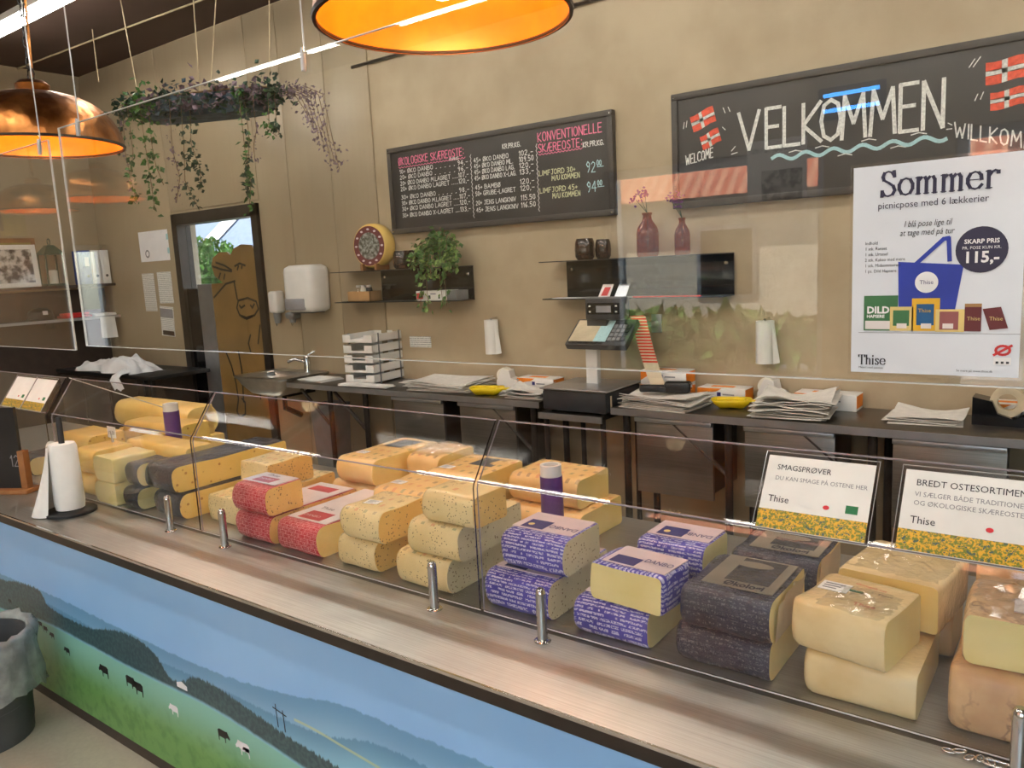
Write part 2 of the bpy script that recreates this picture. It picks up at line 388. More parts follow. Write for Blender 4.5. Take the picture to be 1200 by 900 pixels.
# ------------------------------------------------------------------ mesh helpers
class B:
    def __init__(s): s.v, s.f = [], []
    def add(s, vs, fs):
        o = len(s.v); s.v += [tuple(p) for p in vs]; s.f += [tuple(i + o for i in f) for f in fs]; return s
    def box(s, x0, x1, y0, y1, z0, z1, ch=0.0, mat=None):
        if ch <= 0:
            vs = [(x, y, z) for z in (z0, z1) for y in (y0, y1) for x in (x0, x1)]
            fs = [(0, 2, 3, 1), (4, 5, 7, 6), (0, 1, 5, 4), (2, 6, 7, 3), (0, 4, 6, 2), (1, 3, 7, 5)]
        else:
            bm = bmesh.new(); bmesh.ops.create_cube(bm, size=1)
            for v in bm.verts: v.co = ((x0 + x1) / 2 + v.co.x * (x1 - x0), (y0 + y1) / 2 + v.co.y * (y1 - y0), (z0 + z1) / 2 + v.co.z * (z1 - z0))
            bmesh.ops.bevel(bm, geom=bm.edges[:], offset=ch, segments=2, affect='EDGES', profile=.5)
            bm.verts.index_update()
            vs = [v.co[:] for v in bm.verts]; fs = [[v.index for v in f.verts] for f in bm.faces]; bm.free()
        if mat is not None: vs = [tuple(mat @ Vector(p)) for p in vs]
        return s.add(vs, fs)
    def lathe(s, prof, n=24, c=(0, 0, 0), mat=None, caps=True):
        vs, fs = [], []
        for r, z in prof:
            for i in range(n):
                a = 2 * PI * i / n; vs.append((c[0] + r * math.cos(a), c[1] + r * math.sin(a), c[2] + z))
        for j in range(len(prof) - 1):
            for i in range(n):
                k = (i + 1) % n; fs.append((j * n + i, j * n + k, (j + 1) * n + k, (j + 1) * n + i))
        if caps:
            fs.append(tuple(range(n - 1, -1, -1))); fs.append(tuple((len(prof) - 1) * n + i for i in range(n)))
        if mat is not None: vs = [tuple(mat @ Vector(p)) for p in vs]
        return s.add(vs, fs)
    def tube(s, pts, r, n=6, closed=False):
        pts = [Vector(p) for p in pts]; m = len(pts); vs, fs = [], []
        rr = r if isinstance(r, (list, tuple)) else [r] * m
        for i, p in enumerate(pts):
            a = pts[i - 1] if (i > 0 or closed) else p; b = pts[(i + 1) % m] if (i < m - 1 or closed) else p
            d = (b - a).normalized(); h = Vector((0, 0, 1)) if abs(d.z) < .95 else Vector((1, 0, 0))
            u = d.cross(h).normalized(); w = u.cross(d)
            for k in range(n):
                q = 2 * PI * k / n; vs.append(tuple(p + (u * math.cos(q) + w * math.sin(q)) * rr[i]))
        for i in range(m if closed else m - 1):
            for k in range(n):
                l = (k + 1) % n; j = (i + 1) % m; fs.append((i * n + k, i * n + l, j * n + l, j * n + k))
        if not closed: fs += [tuple(range(n - 1, -1, -1)), tuple((m - 1) * n + k for k in range(n))]
        return s.add(vs, fs)
    def prism(s, poly, y0, y1):
        """polygon in XZ, extruded along Y"""
        n = len(poly)
        vs = [(x, y0, z) for x, z in poly] + [(x, y1, z) for x, z in poly]
        fs = [tuple(range(n)), tuple(range(2 * n - 1, n - 1, -1))] + [(i, (i + 1) % n, n + (i + 1) % n, n + i) for i in range(n)]
        return s.add(vs, fs)
    def strokes(s, lines, w, y=0.0, nib=None, closed=False):
        """flat brush strokes in the XZ plane, facing -Y"""
        k_ = 0; y_ = y
        for ln in lines:
            for (x0, z0), (x1, z1) in zip(ln[:-1], ln[1:]):
                k_ += 1; y = y_ - (k_ % 9) * 5e-5
                dx, dz = x1 - x0, z1 - z0; L = math.hypot(dx, dz) or 1e-6
                ww = w if nib is None else w * (nib + (1 - nib) * abs(dz) / L)
                ex, ez = dx / L * ww * .3, dz / L * ww * .3
                nx, nz = -dz / L * ww / 2, dx / L * ww / 2
                s.add([(x0 - ex - nx, y, z0 - ez - nz), (x1 + ex - nx, y, z1 + ez - nz), (x1 + ex + nx, y, z1 + ez + nz), (x0 - ex + nx, y, z0 - ez + nz)], [(0, 1, 2, 3)])
        return s
    def build(s, name, mat, parent=None, loc=(0, 0, 0), rot=(0, 0, 0), smooth=False, fix=True):
        me = bpy.data.meshes.new(name); me.from_pydata(s.v, [], s.f); me.update()
        if fix:
            bm = bmesh.new(); bm.from_mesh(me); bmesh.ops.recalc_face_normals(bm, faces=bm.faces[:]); bm.to_mesh(me); bm.free()
        if mat is not None: me.materials.append(MAT[mat] if isinstance(mat, str) else mat)
        o = bpy.data.objects.new(name, me); COL.objects.link(o)
        o.location = loc; o.rotation_euler = rot
        if parent is not None: o.parent = parent
        if smooth:
            me.polygons.foreach_set('use_smooth', [True] * len(me.polygons))
            if smooth != True:
                md = None
                me.set_sharp_from_angle(angle=math.radians(smooth))
        return o

def tag(o, label=None, cat=None, group=None, kind=None):
    if label: o['label'] = label
    if cat: o['category'] = cat
    if group: o['group'] = group
    if kind: o['kind'] = kind
    return o
def thing(name, label, cat, loc=(0, 0, 0), rz=0.0, group=None):
    o = bpy.data.objects.new(name, None); COL.objects.link(o); o.empty_display_size = .05
    o.location = loc; o.rotation_euler = (0, 0, rz)
    return tag(o, label, cat, group)
def copy_tree(o, parent=None):
    c = o.copy(); COL.objects.link(c)
    if parent is not None: c.parent = parent
    for ch in list(o.children): copy_tree(ch, c)
    return c
def box(name, mat, d, parent=None, ch=0.0, **k): return B().box(*d, ch=ch).build(name, mat, parent, smooth=40 if ch else False, **k)

def text(body, size, mat, parent, loc, rot=(PI / 2, 0, 0), align='LEFT', name='lettering', bold=0.0, shear=0.0, sx=1.0, space=1.0):
    cu = bpy.data.curves.new('lettering', 'FONT'); cu.body = body; cu.size = size; cu.align_x = align
    cu.resolution_u = 2; cu.offset = bold; cu.shear = shear; cu.space_character = space; cu.fill_mode = 'FRONT' if hasattr(cu, 'fill_mode') else 'FRONT'
    ob = bpy.data.objects.new('tmp', cu); COL.objects.link(ob)
    dg = bpy.context.evaluated_depsgraph_get()
    me = bpy.data.meshes.new_from_object(ob.evaluated_get(dg)); me.name = name
    bpy.data.objects.remove(ob); bpy.data.curves.remove(cu)
    me.materials.clear(); me.materials.append(MAT[mat])
    o = bpy.data.objects.new(name, me); COL.objects.link(o); o.location = loc; o.rotation_euler = rot; o.scale = (sx, 1, 1)
    if parent is not None: o.parent = parent
    return o

# hand lettering, each glyph as pen strokes in a box one unit high
GL = {'A': '0,0 .3,1 .6,0/.1,.35 .5,.35', 'B': '0,0 0,1 .38,.97 .48,.8 .42,.6 0,.52/.4,.54 .55,.35 .5,.1 .3,0 0,0', 'C': '.55,.85 .4,1 .15,.97 0,.75 0,.25 .15,.03 .4,0 .55,.15',
 'D': '0,0 0,1 .3,.97 .52,.75 .55,.4 .4,.08 0,0', 'E': '.48,1 0,1 0,0 .5,0/0,.53 .4,.53', 'F': '.5,1 0,1 0,0/0,.53 .4,.53', 'G': '.55,.85 .4,1 .15,.97 0,.75 0,.25 .15,.03 .4,0 .55,.2 .55,.45 .3,.45',
 'H': '0,0 0,1/.55,0 .55,1/0,.5 .55,.5', 'I': '.05,0 .05,1', 'J': '.1,1 .45,1/.32,1 .32,.2 .2,0 .02,.1', 'K': '0,0 0,1/.5,1 0,.45 .52,0', 'L': '0,1 0,0 .45,0', 'M': '0,0 .08,1 .35,.35 .62,1 .7,0',
 'N': '0,0 0,1 .5,0 .5,1', 'O': '.28,1 .08,.88 0,.5 .08,.12 .28,0 .48,.12 .56,.5 .48,.88 .28,1', 'P': '0,0 0,1 .38,.97 .5,.78 .4,.55 0,.48', 'R': '0,0 0,1 .38,.97 .5,.78 .4,.57 0,.5/.25,.5 .52,0',
 'S': '.5,.88 .3,1 .08,.9 .06,.68 .45,.35 .48,.12 .25,0 .02,.12', 'T': '0,1 .56,1/.28,1 .28,0', 'U': '0,1 .02,.2 .2,0 .4,.05 .5,.25 .52,1', 'V': '0,1 .28,0 .56,1', 'W': '0,1 .18,0 .38,.7 .58,0 .76,1',
 'X': '0,0 .55,1/0,1 .55,0', 'Y': '0,1 .28,.5 .56,1/.28,.5 .28,0', 'Z': '0,1 .5,1 0,0 .52,0', 'Æ': '0,0 .35,1 .8,1/.1,.4 .75,.5/.42,1 .42,0 .82,0', 'Ø': '.28,1 .08,.88 0,.5 .08,.12 .28,0 .48,.12 .56,.5 .48,.88 .28,1/0,-.05 .56,1.05',
 '0': '.22,1 .05,.8 .05,.2 .22,0 .4,.2 .4,.8 .22,1', '1': '.05,.75 .2,1 .2,0', '2': '.02,.8 .2,1 .4,.85 .38,.6 0,0 .45,0', '3': '.02,.9 .25,1 .42,.8 .2,.55 .45,.3 .25,0 0,.1', '4': '.35,0 .35,1 0,.35 .5,.35',
 '5': '.42,1 .06,1 .04,.58 .3,.6 .44,.35 .3,.03 0,.06', '6': '.38,1 .1,.6 .05,.25 .22,0 .42,.2 .3,.45 .06,.35', '7': '0,1 .45,1 .15,0', '8': '.22,.53 .05,.75 .22,1 .4,.78 .22,.53 .03,.25 .22,0 .43,.25 .22,.53', '9': '.4,.6 .2,.5 .05,.75 .22,1 .4,.8 .35,.3 .2,0',
 '+': '.2,.2 .2,.7/0,.45 .4,.45', '-': '.05,.45 .4,.45', '.': '.05,0 .1,.06', ':': '.08,.2 .1,.28/.08,.7 .1,.78', '/': '0,0 .35,1', ',': '.1,.08 .02,-.15', "'": '.05,1 .02,.75'}
def glyphs(body, h, x, z, wid=1.0, jit=.02, slant=0.0):
    out = []
    for ch in body:
        if ch == ' ': x += .38 * h * wid; continue
        g = GL[ch]; mw = 0; dz = random.uniform(-jit, jit) * h; k = random.uniform(1 - jit, 1 + jit * 2)
        for st in g.split('/'):
            pts = [tuple(map(float, p.split(','))) for p in st.split()]
            mw = max(mw, max(p[0] for p in pts))
            out.append([(x + px * h * wid + slant * pz * h, z + dz + pz * h * k) for px, pz in pts])
        x += (mw + .2) * h * wid
    return out, x
def chalk(body, h, x, z, mat, parent, w=.008, wid=1.0, fit=None, y=0.0, name='chalk_lettering'):
    if fit:
        st = random.getstate(); _, xe = glyphs(body, h, 0, 0, 1.0); random.setstate(st); wid = fit / xe
    ls, _ = glyphs(body, h, x, z, wid)
    return B().strokes(ls, w, y).build(name, mat, parent, fix=False)

# ------------------------------------------------------------------ the room
WY = 3.90; XL = -7.90; XR = 4.0; FY = -3.0; CZ = 3.65
def struct(name, mat, d, parent=None): return tag(box(name, mat, d, parent), kind='structure' if parent is None else None)
struct('floor', 'floor', (XL - .2, XR + .2, FY - .2, WY + .2, -.1, 0))
struct('ceiling', 'ceiling', (XL - .2, XR + .2, FY - .2, WY + .2, CZ, CZ + .1))
# back wall with the door opening
b = B()
b.box(XL, -6.55, WY, WY + .2, 0, CZ); b.box(-5.33, XR, WY, WY + .2, 0, CZ); b.box(-6.55, -5.33, WY, WY + .2, 2.265, CZ)
wall_back = tag(b.build('wall_back', 'wall'), kind='structure')
for x0, x1, z0, z1 in ((XL, -6.575, 0, CZ - .012), (-6.57, -5.31, 2.29, CZ - .012), (-5.305, -4.93, 0, CZ - .012), (-4.925, -4.45, 0, CZ - .012), (-4.445, -4.01, 0, CZ - .012)):
    box('panel', 'sheet', (x0, x1, WY - .012, WY + .002, z0, z1), wall_back, ch=.002)
# left wall with its window
b = B()
b.box(XL - .2, XL, FY - .2, -1.5, 0, CZ); b.box(XL - .2, XL, -1.05, WY + .2, 0, CZ); b.box(XL - .2, XL, -1.5, -1.05, 0, .95); b.box(XL - .2, XL, -1.5, -1.05, 2.08, CZ)
tag(b.build('wall_left', 'sheet'), kind='structure')
b = B().box(XR, XR + .2, FY - .2, WY + .2, 0, CZ); tag(b.build('wall_right', 'wall'), kind='structure')
# shop front: three window openings
OPEN = [(-3.14, -1.50, .7, 2.36), (-.75, 3.4, .7, 2.36)]
b = B(); x = XL - .2
for a, c, z0, z1 in OPEN:
    b.box(x, a, FY - .2, FY, 0, CZ); b.box(a, c, FY - .2, FY, 0, z0); b.box(a, c, FY - .2, FY, z1, CZ); x = c
b.box(x, XR + .2, FY - .2, FY, 0, CZ)
tag(b.build('wall_front', 'wall'), kind='structure')
def window(i, o, along_y=False):
    a, c, z0, z1 = o
    w = bpy.data.objects.new('window_%d' % i, None); COL.objects.link(w); tag(w, kind='structure')
    P = (lambda d: (XL - .16 + d[2], XL - .16 + d[3], d[0], d[1], d[4], d[5])) if along_y else (lambda d: (d[0], d[1], FY - .16 + d[2], FY - .16 + d[3], d[4], d[5]))
    fr = B()
    for d in ((a, a + .06, 0, .07, z0, z1), (c - .06, c, 0, .07, z0, z1), (a, c, 0, .07, z0, z0 + .06), (a, c, 0, .07, z1 - .06, z1)): fr.box(*P(d))
    n = max(1, round((c - a) / 1.2))
    for k in range(1, n): xm = a + (c - a) * k / n; fr.box(*P((xm - .03, xm + .03, 0, .07, z0, z1)))
    fr.build('window_frame', 'alu', w)
    box('pane', 'window_glass', P((a + .03, c - .03, .03, .036, z0 + .03, z1 - .03)), w)
    box('window_sill', 'white_plastic', P((a, c, .07, .22, z0 - .03, z0)), w)
for i, o in enumerate(OPEN): window(i + 1, o)
window(3, (-1.5, -1.05, .95, 2.08), True)
# daylight portals at the openings
for k, (a, c, z0, z1) in enumerate(OPEN):
    nm = ('window_street_offscreen', 'window_shopfront_offscreen')[k]
    l = bpy.data.lights.new(nm, 'AREA'); l.shape = 'RECTANGLE'; l.size = c - a; l.size_y = z1 - z0; l.cycles.is_portal = True
    o = bpy.data.objects.new(nm, l); COL.objects.link(o); o.location = ((a + c) / 2, FY - .19, (z0 + z1) / 2)
    o.rotation_euler = (PI / 2, 0, PI)
# outside: ground, a house across the street, a hedge; an added yard imitating the reflection in the back door glass
tag(box('street_ground', 'asphalt', (-60, 60, -60, FY - .2, -.5, -.12)), kind='structure')
tag(box('yard_ground', 'asphalt', (-60, 60, WY + .2, 60, -.5, -.12)), kind='structure')  # unseen ground under the added yard
h = thing('street_house', 'cream plastered house with a red pantile roof across the street', 'house', (-7.0, -14.2, -.12))
b = B().box(-5.5, 5.5, -3.5, 3.0, 0, 3.0); b.build('wall', 'house_wall', h)
b = B()
for s in (-1, 1): b.add([(-5.8, -.25 + s * 3.6, 2.8), (5.8, -.25 + s * 3.6, 2.8), (5.8, -.25, 6.4), (-5.8, -.25, 6.4)], [(0, 1, 2, 3)])
for xx in (-5.5, 5.5): b.add([(xx, -3.6, 2.9), (xx, 3.1, 2.9), (xx, -.25, 6.3)], [(0, 1, 2)])
b.build('roof', 'tiles', h, fix=False)
for xx in (-3.6, -1.0, 1.6, 4.0):
    f = box('window', 'alu', (xx - .55, xx + .55, 2.98, 3.03, 1.0, 2.3), h); box('pane', 'black_gloss', (xx - .47, xx + .47, 3.0, 3.04, 1.08, 2.22), f)
def bush(name, label, c, sx, sy, sz, cat='hedge', seed=1, n=900, m='hedge', lf=.12):
    rn = random.Random(seed); b = B()
    for _ in range(n):
        d = Vector((rn.gauss(0, 1), rn.gauss(0, 1), rn.gauss(0, 1))).normalized() * rn.uniform(.75, 1.0)
        p = Vector((c[0] + d.x * sx, c[1] + d.y * sy, max(c[2] - sz * .95, c[2] + d.z * sz)))
        e = Euler((rn.uniform(0, 6), rn.uniform(0, 6), rn.uniform(0, 6))); q = rn.uniform(.5, 1.0) * lf * max(sx, sz) ** .5
        b.add([p + (e.to_matrix() @ Vector(v)) * q for v in ((-1, 0, 0), (0, -.5, .1), (1, 0, 0), (0, .5, .1))], [(0, 1, 2, 3)])
    b.lathe([(.05, -.98), (.7, -.6), (.78, 0), (.55, .6), (.05, .8)], 12, mat=Matrix.Translation(c) @ Matrix.Diagonal((sx, sy, sz, 1)))
    return tag(b.build(name, m, fix=False), label, cat, kind='stuff')
bush('street_hedge', 'clipped green hedge growing in front of the street house', (-6.5, -9.2, .35), 4.5, .4, .5, seed=3)
bush('yard_bush', 'sunlit leafy bush growing behind the back door', (-11.3, 7.2, 1.15), 1.0, .8, 1.2, 'bush', seed=5, n=7000, lf=.06)  # added in place of greenery mirrored in the door glass
h = thing('yard_house', 'white house with a grey-blue slate roof behind the yard bush', 'house', (-22.0, 14.0, -.12))  # added in place of a roof mirrored in the door glass
B().box(-6, 6, -3, 3, 0, 1.9).build('wall', 'house_wall', h)
B().add([(-6.3, -3.3, 1.8), (6.3, -3.3, 1.8), (6.3, 0, 4.6), (-6.3, 0, 4.6), (-6.3, 3.3, 1.8), (6.3, 3.3, 1.8)], [(0, 1, 2, 3), (3, 2, 5, 4), (0, 3, 4), (1, 5, 2)]).build('roof', 'slate', h, fix=False)
for xx in (1.2, 3.4):
    B().add([(xx, -2.2, 2.78), (xx + .7, -2.2, 2.78), (xx + .7, -1.2, 3.63), (xx, -1.2, 3.63)], [(0, 1, 2, 3)]).build('skylight', 'white_plastic', h, fix=False)

# back door with the cow board
d = bpy.data.objects.new('door_1', None); COL.objects.link(d); tag(d, kind='structure'); d.location = (0, WY, 0)
f = B(); f.box(-6.55, -6.47, -.03, .1, 0, 2.265); f.box(-5.41, -5.33, -.03, .1, 0, 2.265); f.box(-6.55, -5.33, -.03, .1, 2.17, 2.265)
f.build('door_frame', 'darkframe', d)
box('pane', 'tinted', (-6.47, -5.41, .05, .056, .02, 2.17), d)
box('dark_panel', 'black_gloss', (-6.47, -6.26, .0, .02, .02, 1.62), d)
box('stile', 'alu', (-6.26, -6.05, -.024, .0, .2, 1.655), d)
HEAD = [(-6.02, 1.81), (-5.99, 1.87), (-5.89, 1.91), (-5.79, 1.91), (-5.74, 1.88), (-5.69, 1.93), (-5.58, 1.96), (-5.46, 1.95), (-5.415, 1.91), (-5.415, 1.2), (-5.415, .2), (-6.05, .2), (-6.05, 1.655), (-5.88, 1.66), (-5.99, 1.72)]
B().prism(HEAD, -.022, -.004).build('cow_board', 'gold', d)
COW = [[(-5.69,1.51),(-5.56,1.53),(-5.45,1.50),(-5.43,1.44),(-5.49,1.39),(-5.60,1.37),(-5.69,1.39),(-5.72,1.45),(-5.69,1.51)],[(-5.68,1.47),(-5.66,1.45),(-5.61,1.47)],[(-5.53,1.47),(-5.51,1.45),(-5.48,1.48)],
 [(-5.67,1.38),(-5.60,1.36),(-5.52,1.38)],[(-5.72,1.67),(-5.71,1.57),(-5.70,1.52)],[(-6.03,1.54),(-5.84,1.65),(-5.71,1.67)],[(-5.69,1.79),(-5.62,1.81),(-5.55,1.79)],[(-6.00,1.80),(-5.88,1.77),(-5.74,1.75)],
 [(-5.95,1.83),(-5.83,1.80),(-5.74,1.76)],[(-5.57,1.23),(-5.61,1.16),(-5.59,1.09)],[(-5.94,1.08),(-5.88,0.96),(-5.84,0.81),(-5.83,0.68),(-5.87,0.57),(-5.83,0.52),(-5.75,0.56),(-5.74,0.66),(-5.78,0.69)],
 [(-5.76,1.09),(-5.74,0.94),(-5.75,0.79),(-5.76,0.66)],[(-5.43,1.31),(-5.48,1.16)],[(-5.51,0.83),(-5.52,0.70)],
 [(-5.66,1.76),(-5.64,1.79)],[(-5.60,1.77),(-5.59,1.80)],[(-5.90,1.74),(-5.93,1.70)],[(-5.84,1.73),(-5.86,1.69)]]
B().strokes(COW, .017, -.0235).build('cow_drawing', 'black', d, fix=False)
# conduit high on the back wall
tag(B().tube([(-4.15, WY - .015, 3.06), (-2.0, WY - .015, 3.065), (XR - .02, WY - .015, 3.07)], .011).build('trim_1', 'darkframe'), kind='structure')

tag(B().tube([(XL + .01, 3.36, CZ - .012), (-6.7, 3.41, CZ - .012), (-5.2, 3.49, CZ - .012), (-3.0, 3.6, CZ - .012)], .007).build('trim_2', 'twine'), kind='structure')

# ------------------------------------------------------------------ ceiling lights
def tube_light(x0, x1, y, label, name, z=3.5):
    r = thing(name, label, 'strip light', ((x0 + x1) / 2, y, CZ), 0, 'ceiling strip lights')
    L = (x1 - x0) / 2
    box('housing', 'white_plastic', (-L - .03, L + .03, -.05, .05, z + .03 - CZ, z + .075 - CZ), r, ch=.006)
    for s in (-1, 1): B().tube([(s * L * .7, 0, z + .07 - CZ), (s * L * .7, 0, 0)], .006).build('hanger', 'white_plastic', r)
    for s in (-.022, .022): B().tube([(-L, s, z - CZ), (L, s, z - CZ)], .019, 10).build('tube', 'tube', r, smooth=True)
    for s in (-1, 1): B().box(s * L - .014, s * L + .014, -.04, .04, z - .02 - CZ, z + .035 - CZ).build('end_cap', 'white_plastic', r)
ROWS = ((-7.0, -5.1, 2.63), (-6.6, -4.95, -2.05), (-4.6, -3.1, 2.63), (-2.6, -1.1, 2.63), (-.6, .9, 2.63), (1.4, 2.9, 2.63), (-4.3, -2.6, -2.05), (-2.0, -.4, -2.05), (.3, 1.9, -2.05), (-6.6, -4.95, .3), (-3.9, -2.3, .3), (-1.6, 0, .3), (.7, 2.3, .3))
ROWNAME = {2.63: 'aisle', -2.05: 'street', .3: 'counter'}; seen = {}
for k, (a, c, y) in enumerate(ROWS):
    seen[y] = seen.get(y, 0) + 1
    tube_light(a, c, y, 'lit twin-tube strip light under the dark ceiling, over the binder shelves' if k == 0 else 'lit twin-tube strip light hung under the dark brown ceiling',
               'strip_light' if k == 0 else 'strip_light_%s_row_%s_offscreen' % (ROWNAME[y], 'abcdef'[seen[y] - 1]))

# copper pendants
def pendant(x, y, z, R, label, name='copper_pendant_lamp'):
    r = thing(name, label, 'lamp', (x, y, CZ), 0, 'copper dome pendants')
    k = z - CZ; H = R * .68
    N = 14; pr = [(R * math.cos(a * PI / 2 / N) ** .8 if a < N else .05, H * math.sin(a * PI / 2 / N)) for a in range(N)]
    pr = [p for p in pr if p[0] > .055] + [(.055, H * .995)]
    B().lathe(pr, 56, (0, 0, k), caps=False).build('shade', 'copper', r, smooth=True)
    B().lathe([(p[0] - .007, p[1] - .004) for p in pr] + [(.0, H * .985)], 56, (0, 0, k), caps=False).build('lining', 'copper_in', r, smooth=True)
    B().lathe([(R + .002, -.003), (R + .004, .006), (R - .008, .006), (R - .008, -.003), (R + .002, -.003)], 56, (0, 0, k), caps=False).build('rim', 'rim', r, smooth=True)
    B().lathe([(.062, H - .012), (.066, H + .03), (.05, H + .045), (.012, H + .05)], 24, (0, 0, k)).build('cap', 'copper', r, smooth=50)
    bl = B().lathe([(.001, -.055), (.03, -.045), (.042, -.015), (.036, .02), (.018, .05), (.014, .09)], 16, (0, 0, k + H - .12)); bl.build('bulb', 'bulb', r, smooth=True)
    B().lathe([(.02, 0), (.02, .06)], 12, (0, 0, k + H - .05)).build('socket', 'black', r)
    z0 = k + H + .04
    B().tube([(.03 * math.cos(a), 0, z0 + .03 + .03 * math.sin(a)) for a in [i * PI / 4 for i in range(8)]], .004, 5, True).build('hook', 'rim', r)
    ch = B(); n = int((-z0 - .08) / .042)
    for i in range(n):
        zc = z0 + .075 + i * .042
        pts = [(.012 * math.cos(a) * (1 if i % 2 else .2), .012 * math.cos(a) * (.2 if i % 2 else 1), zc + .026 * math.sin(a)) for a in [j * PI / 4 for j in range(8)]]
        ch.tube(pts, .0035, 4, True)
    ch.build('chain', 'black', r)
    B().tube([(.014, 0, z0 + .02), (.02, .012, z0 + .4), (.01, 0, -.03)], .005, 6).build('cable', 'copper', r)
    B().lathe([(.05, -.03), (.05, 0)], 16).build('ceiling_rose', 'rim', r)
PR = .325
pendant(-1.375, 1.615, 2.318, PR, 'copper dome pendant lamp hanging over the blue-wrapped cheeses')
pendant(-3.64, 1.60, 2.285, PR, 'copper dome pendant lamp hanging over the paper towel holder')
pendant(-7.2, -.6, 2.33, PR, 'copper dome pendant lamp by the side window of the customer area', 'copper_pendant_lamp_by_window_offscreen')
pendant(-6.1, -.6, 2.33, PR, 'second copper dome pendant lamp from the side window of the customer area', 'copper_pendant_lamp_customer_area_offscreen')
k = thing('led_sign_offscreen', 'small sign with two blue light bars over the street window', 'sign', (-1.33, FY + .005, 2.50))
box('panel', 'black', (-.2, .2, 0, .025, 0, .2), k, ch=.003)
for zz in (.055, .15): B().tube([(-.165, .035, zz), (.165, .035, zz + .004)], .012, 8).build('light_bar', 'blue_led', k, smooth=True)
# KASSE sign on the customer side
k = thing('checkout_sign', 'olive hanging board lettered KASSE on the customer side', 'sign', (-7.82, -.30, 2.16))
box('board', 'olive', (0, .02, -.45, .45, 0, .24), k, ch=.003)
text('KASSE', .2, 'black', k, (.0215, 0, .05), (PI / 2, 0, PI / 2), 'CENTER', bold=.004)

# ------------------------------------------------------------------ display counter
CT = .80; EY = 1.24
c = thing('display_counter', 'long stainless steel display counter with a landscape mural on its front', 'counter', (0, 0, 0))
box('body', 'grey_plastic', (-5.55, 1.35, 1.262, 2.33, .05, .765), c)
box('plinth', 'black', (-5.5, 1.3, 1.262, 2.2, 0, .055), c)
box('plinth_board', 'shelfwood', (-5.55, 1.35, 1.2565, 1.263, 0, .048), c)
top = B().box(-5.6, 1.4, EY - .025, 2.36, .772, CT, ch=.004).build('worktop', 'steel', c, smooth=40)
box('edge_strip', 'darkframe', (-5.6, 1.4, EY - .0275, EY - .020, .763, .793), c)
box('worktop_lip', 'chrome', (-5.6, 1.4, EY - .0280, EY - .022, .793, .8005), c)
box('deck_joint', 'steel_dark', (-5.6, 1.4, 1.487, 1.513, CT - .001, CT + .0004), c)
mu = tag(B().box(-5.55, 1.35, 1.255, 1.264, .045, .774).build('mural_panel', 'mural', c, fix=True), 'misty blue landscape print with trees, green field and cows')
mu.location = (0, 0, 0)
def cowprint(x, z, s, m, fl=1):
    poly = [(-.5, .55), (-.42, .72), (-.25, .68), (.35, .7), (.52, .6), (.5, .2), (.48, -.05), (.40, -.05), (.38, .22), (-.12, .2), (-.14, -.05), (-.22, -.05), (-.24, .25), (-.4, .32), (-.62, .22), (-.66, .36)]
    B().add([(x + fl * px * s, 1.2544, z + pz * s) for px, pz in poly], [tuple(range(len(poly)))]).build('cow_print', m, mu, fix=False)
for x, z, s, m, fl in ((-3.71, .36, .03, 'black', 1), (-3.63, .34, .034, 'black', 1), (-3.56, .327, .034, 'black', -1), (-3.43, .322, .036, 'black', 1), (-3.385, .312, .036, 'black', -1), (-3.33, .298, .036, 'black', 1), (-3.21, .262, .042, 'black', 1), (-2.915, .255, .062, 'black', 1),
                   (-2.72, .27, .06, 'black', -1), (-2.67, .258, .066, 'black', 1), (-2.44, .255, .05, 'ink_pale', 1), (-2.155, .256, .055, 'black', -1), (-2.05, .246, .062, 'ink_pale', 1), (-2.035, .255, .03, 'black', 1)):
    cowprint(x, z, s, m, fl)
B().strokes([[(-1.862, .475), (-1.858, .405)], [(-1.83, .465), (-1.826, .4)], [(-1.875, .462), (-1.815, .452)]], .004, 1.2544).build('pylon_print', 'ink', mu, fix=False)
B().prism([(-2.40, .37), (-2.34, .37), (-2.34, .385), (-2.37, .395), (-2.40, .385)], 1.2542, 1.2555).build('farmhouse_print', 'ink_pale', mu)
# posts that carry the guards
for x, w_ in ((-3.62, 'beside the paper towel holder'), (-2.68, 'in front of the long holey yellow cheeses'), (-2.342, 'in front of the red-wrapped caraway stack'), (-1.388, 'in front of the stack of three caraway cheeses'), (-1.039, 'between the two blue-wrapped pairs'), (-.075, 'beside the steel chain')):
    p = thing('guard_post', 'short round-topped steel post ' + w_, 'post', (x, 1.448, CT), 0, 'steel guard posts along the ledge')
    B().lathe([(.0125, .0), (.0125, .118), (.0115, .128), (.007, .134)], 20).build('shaft', 'chrome', p, smooth=50)
    B().lathe([(.021, 0), (.021, .003), (.018, .005)], 20).build('base_ring', 'chrome', p, smooth=50)
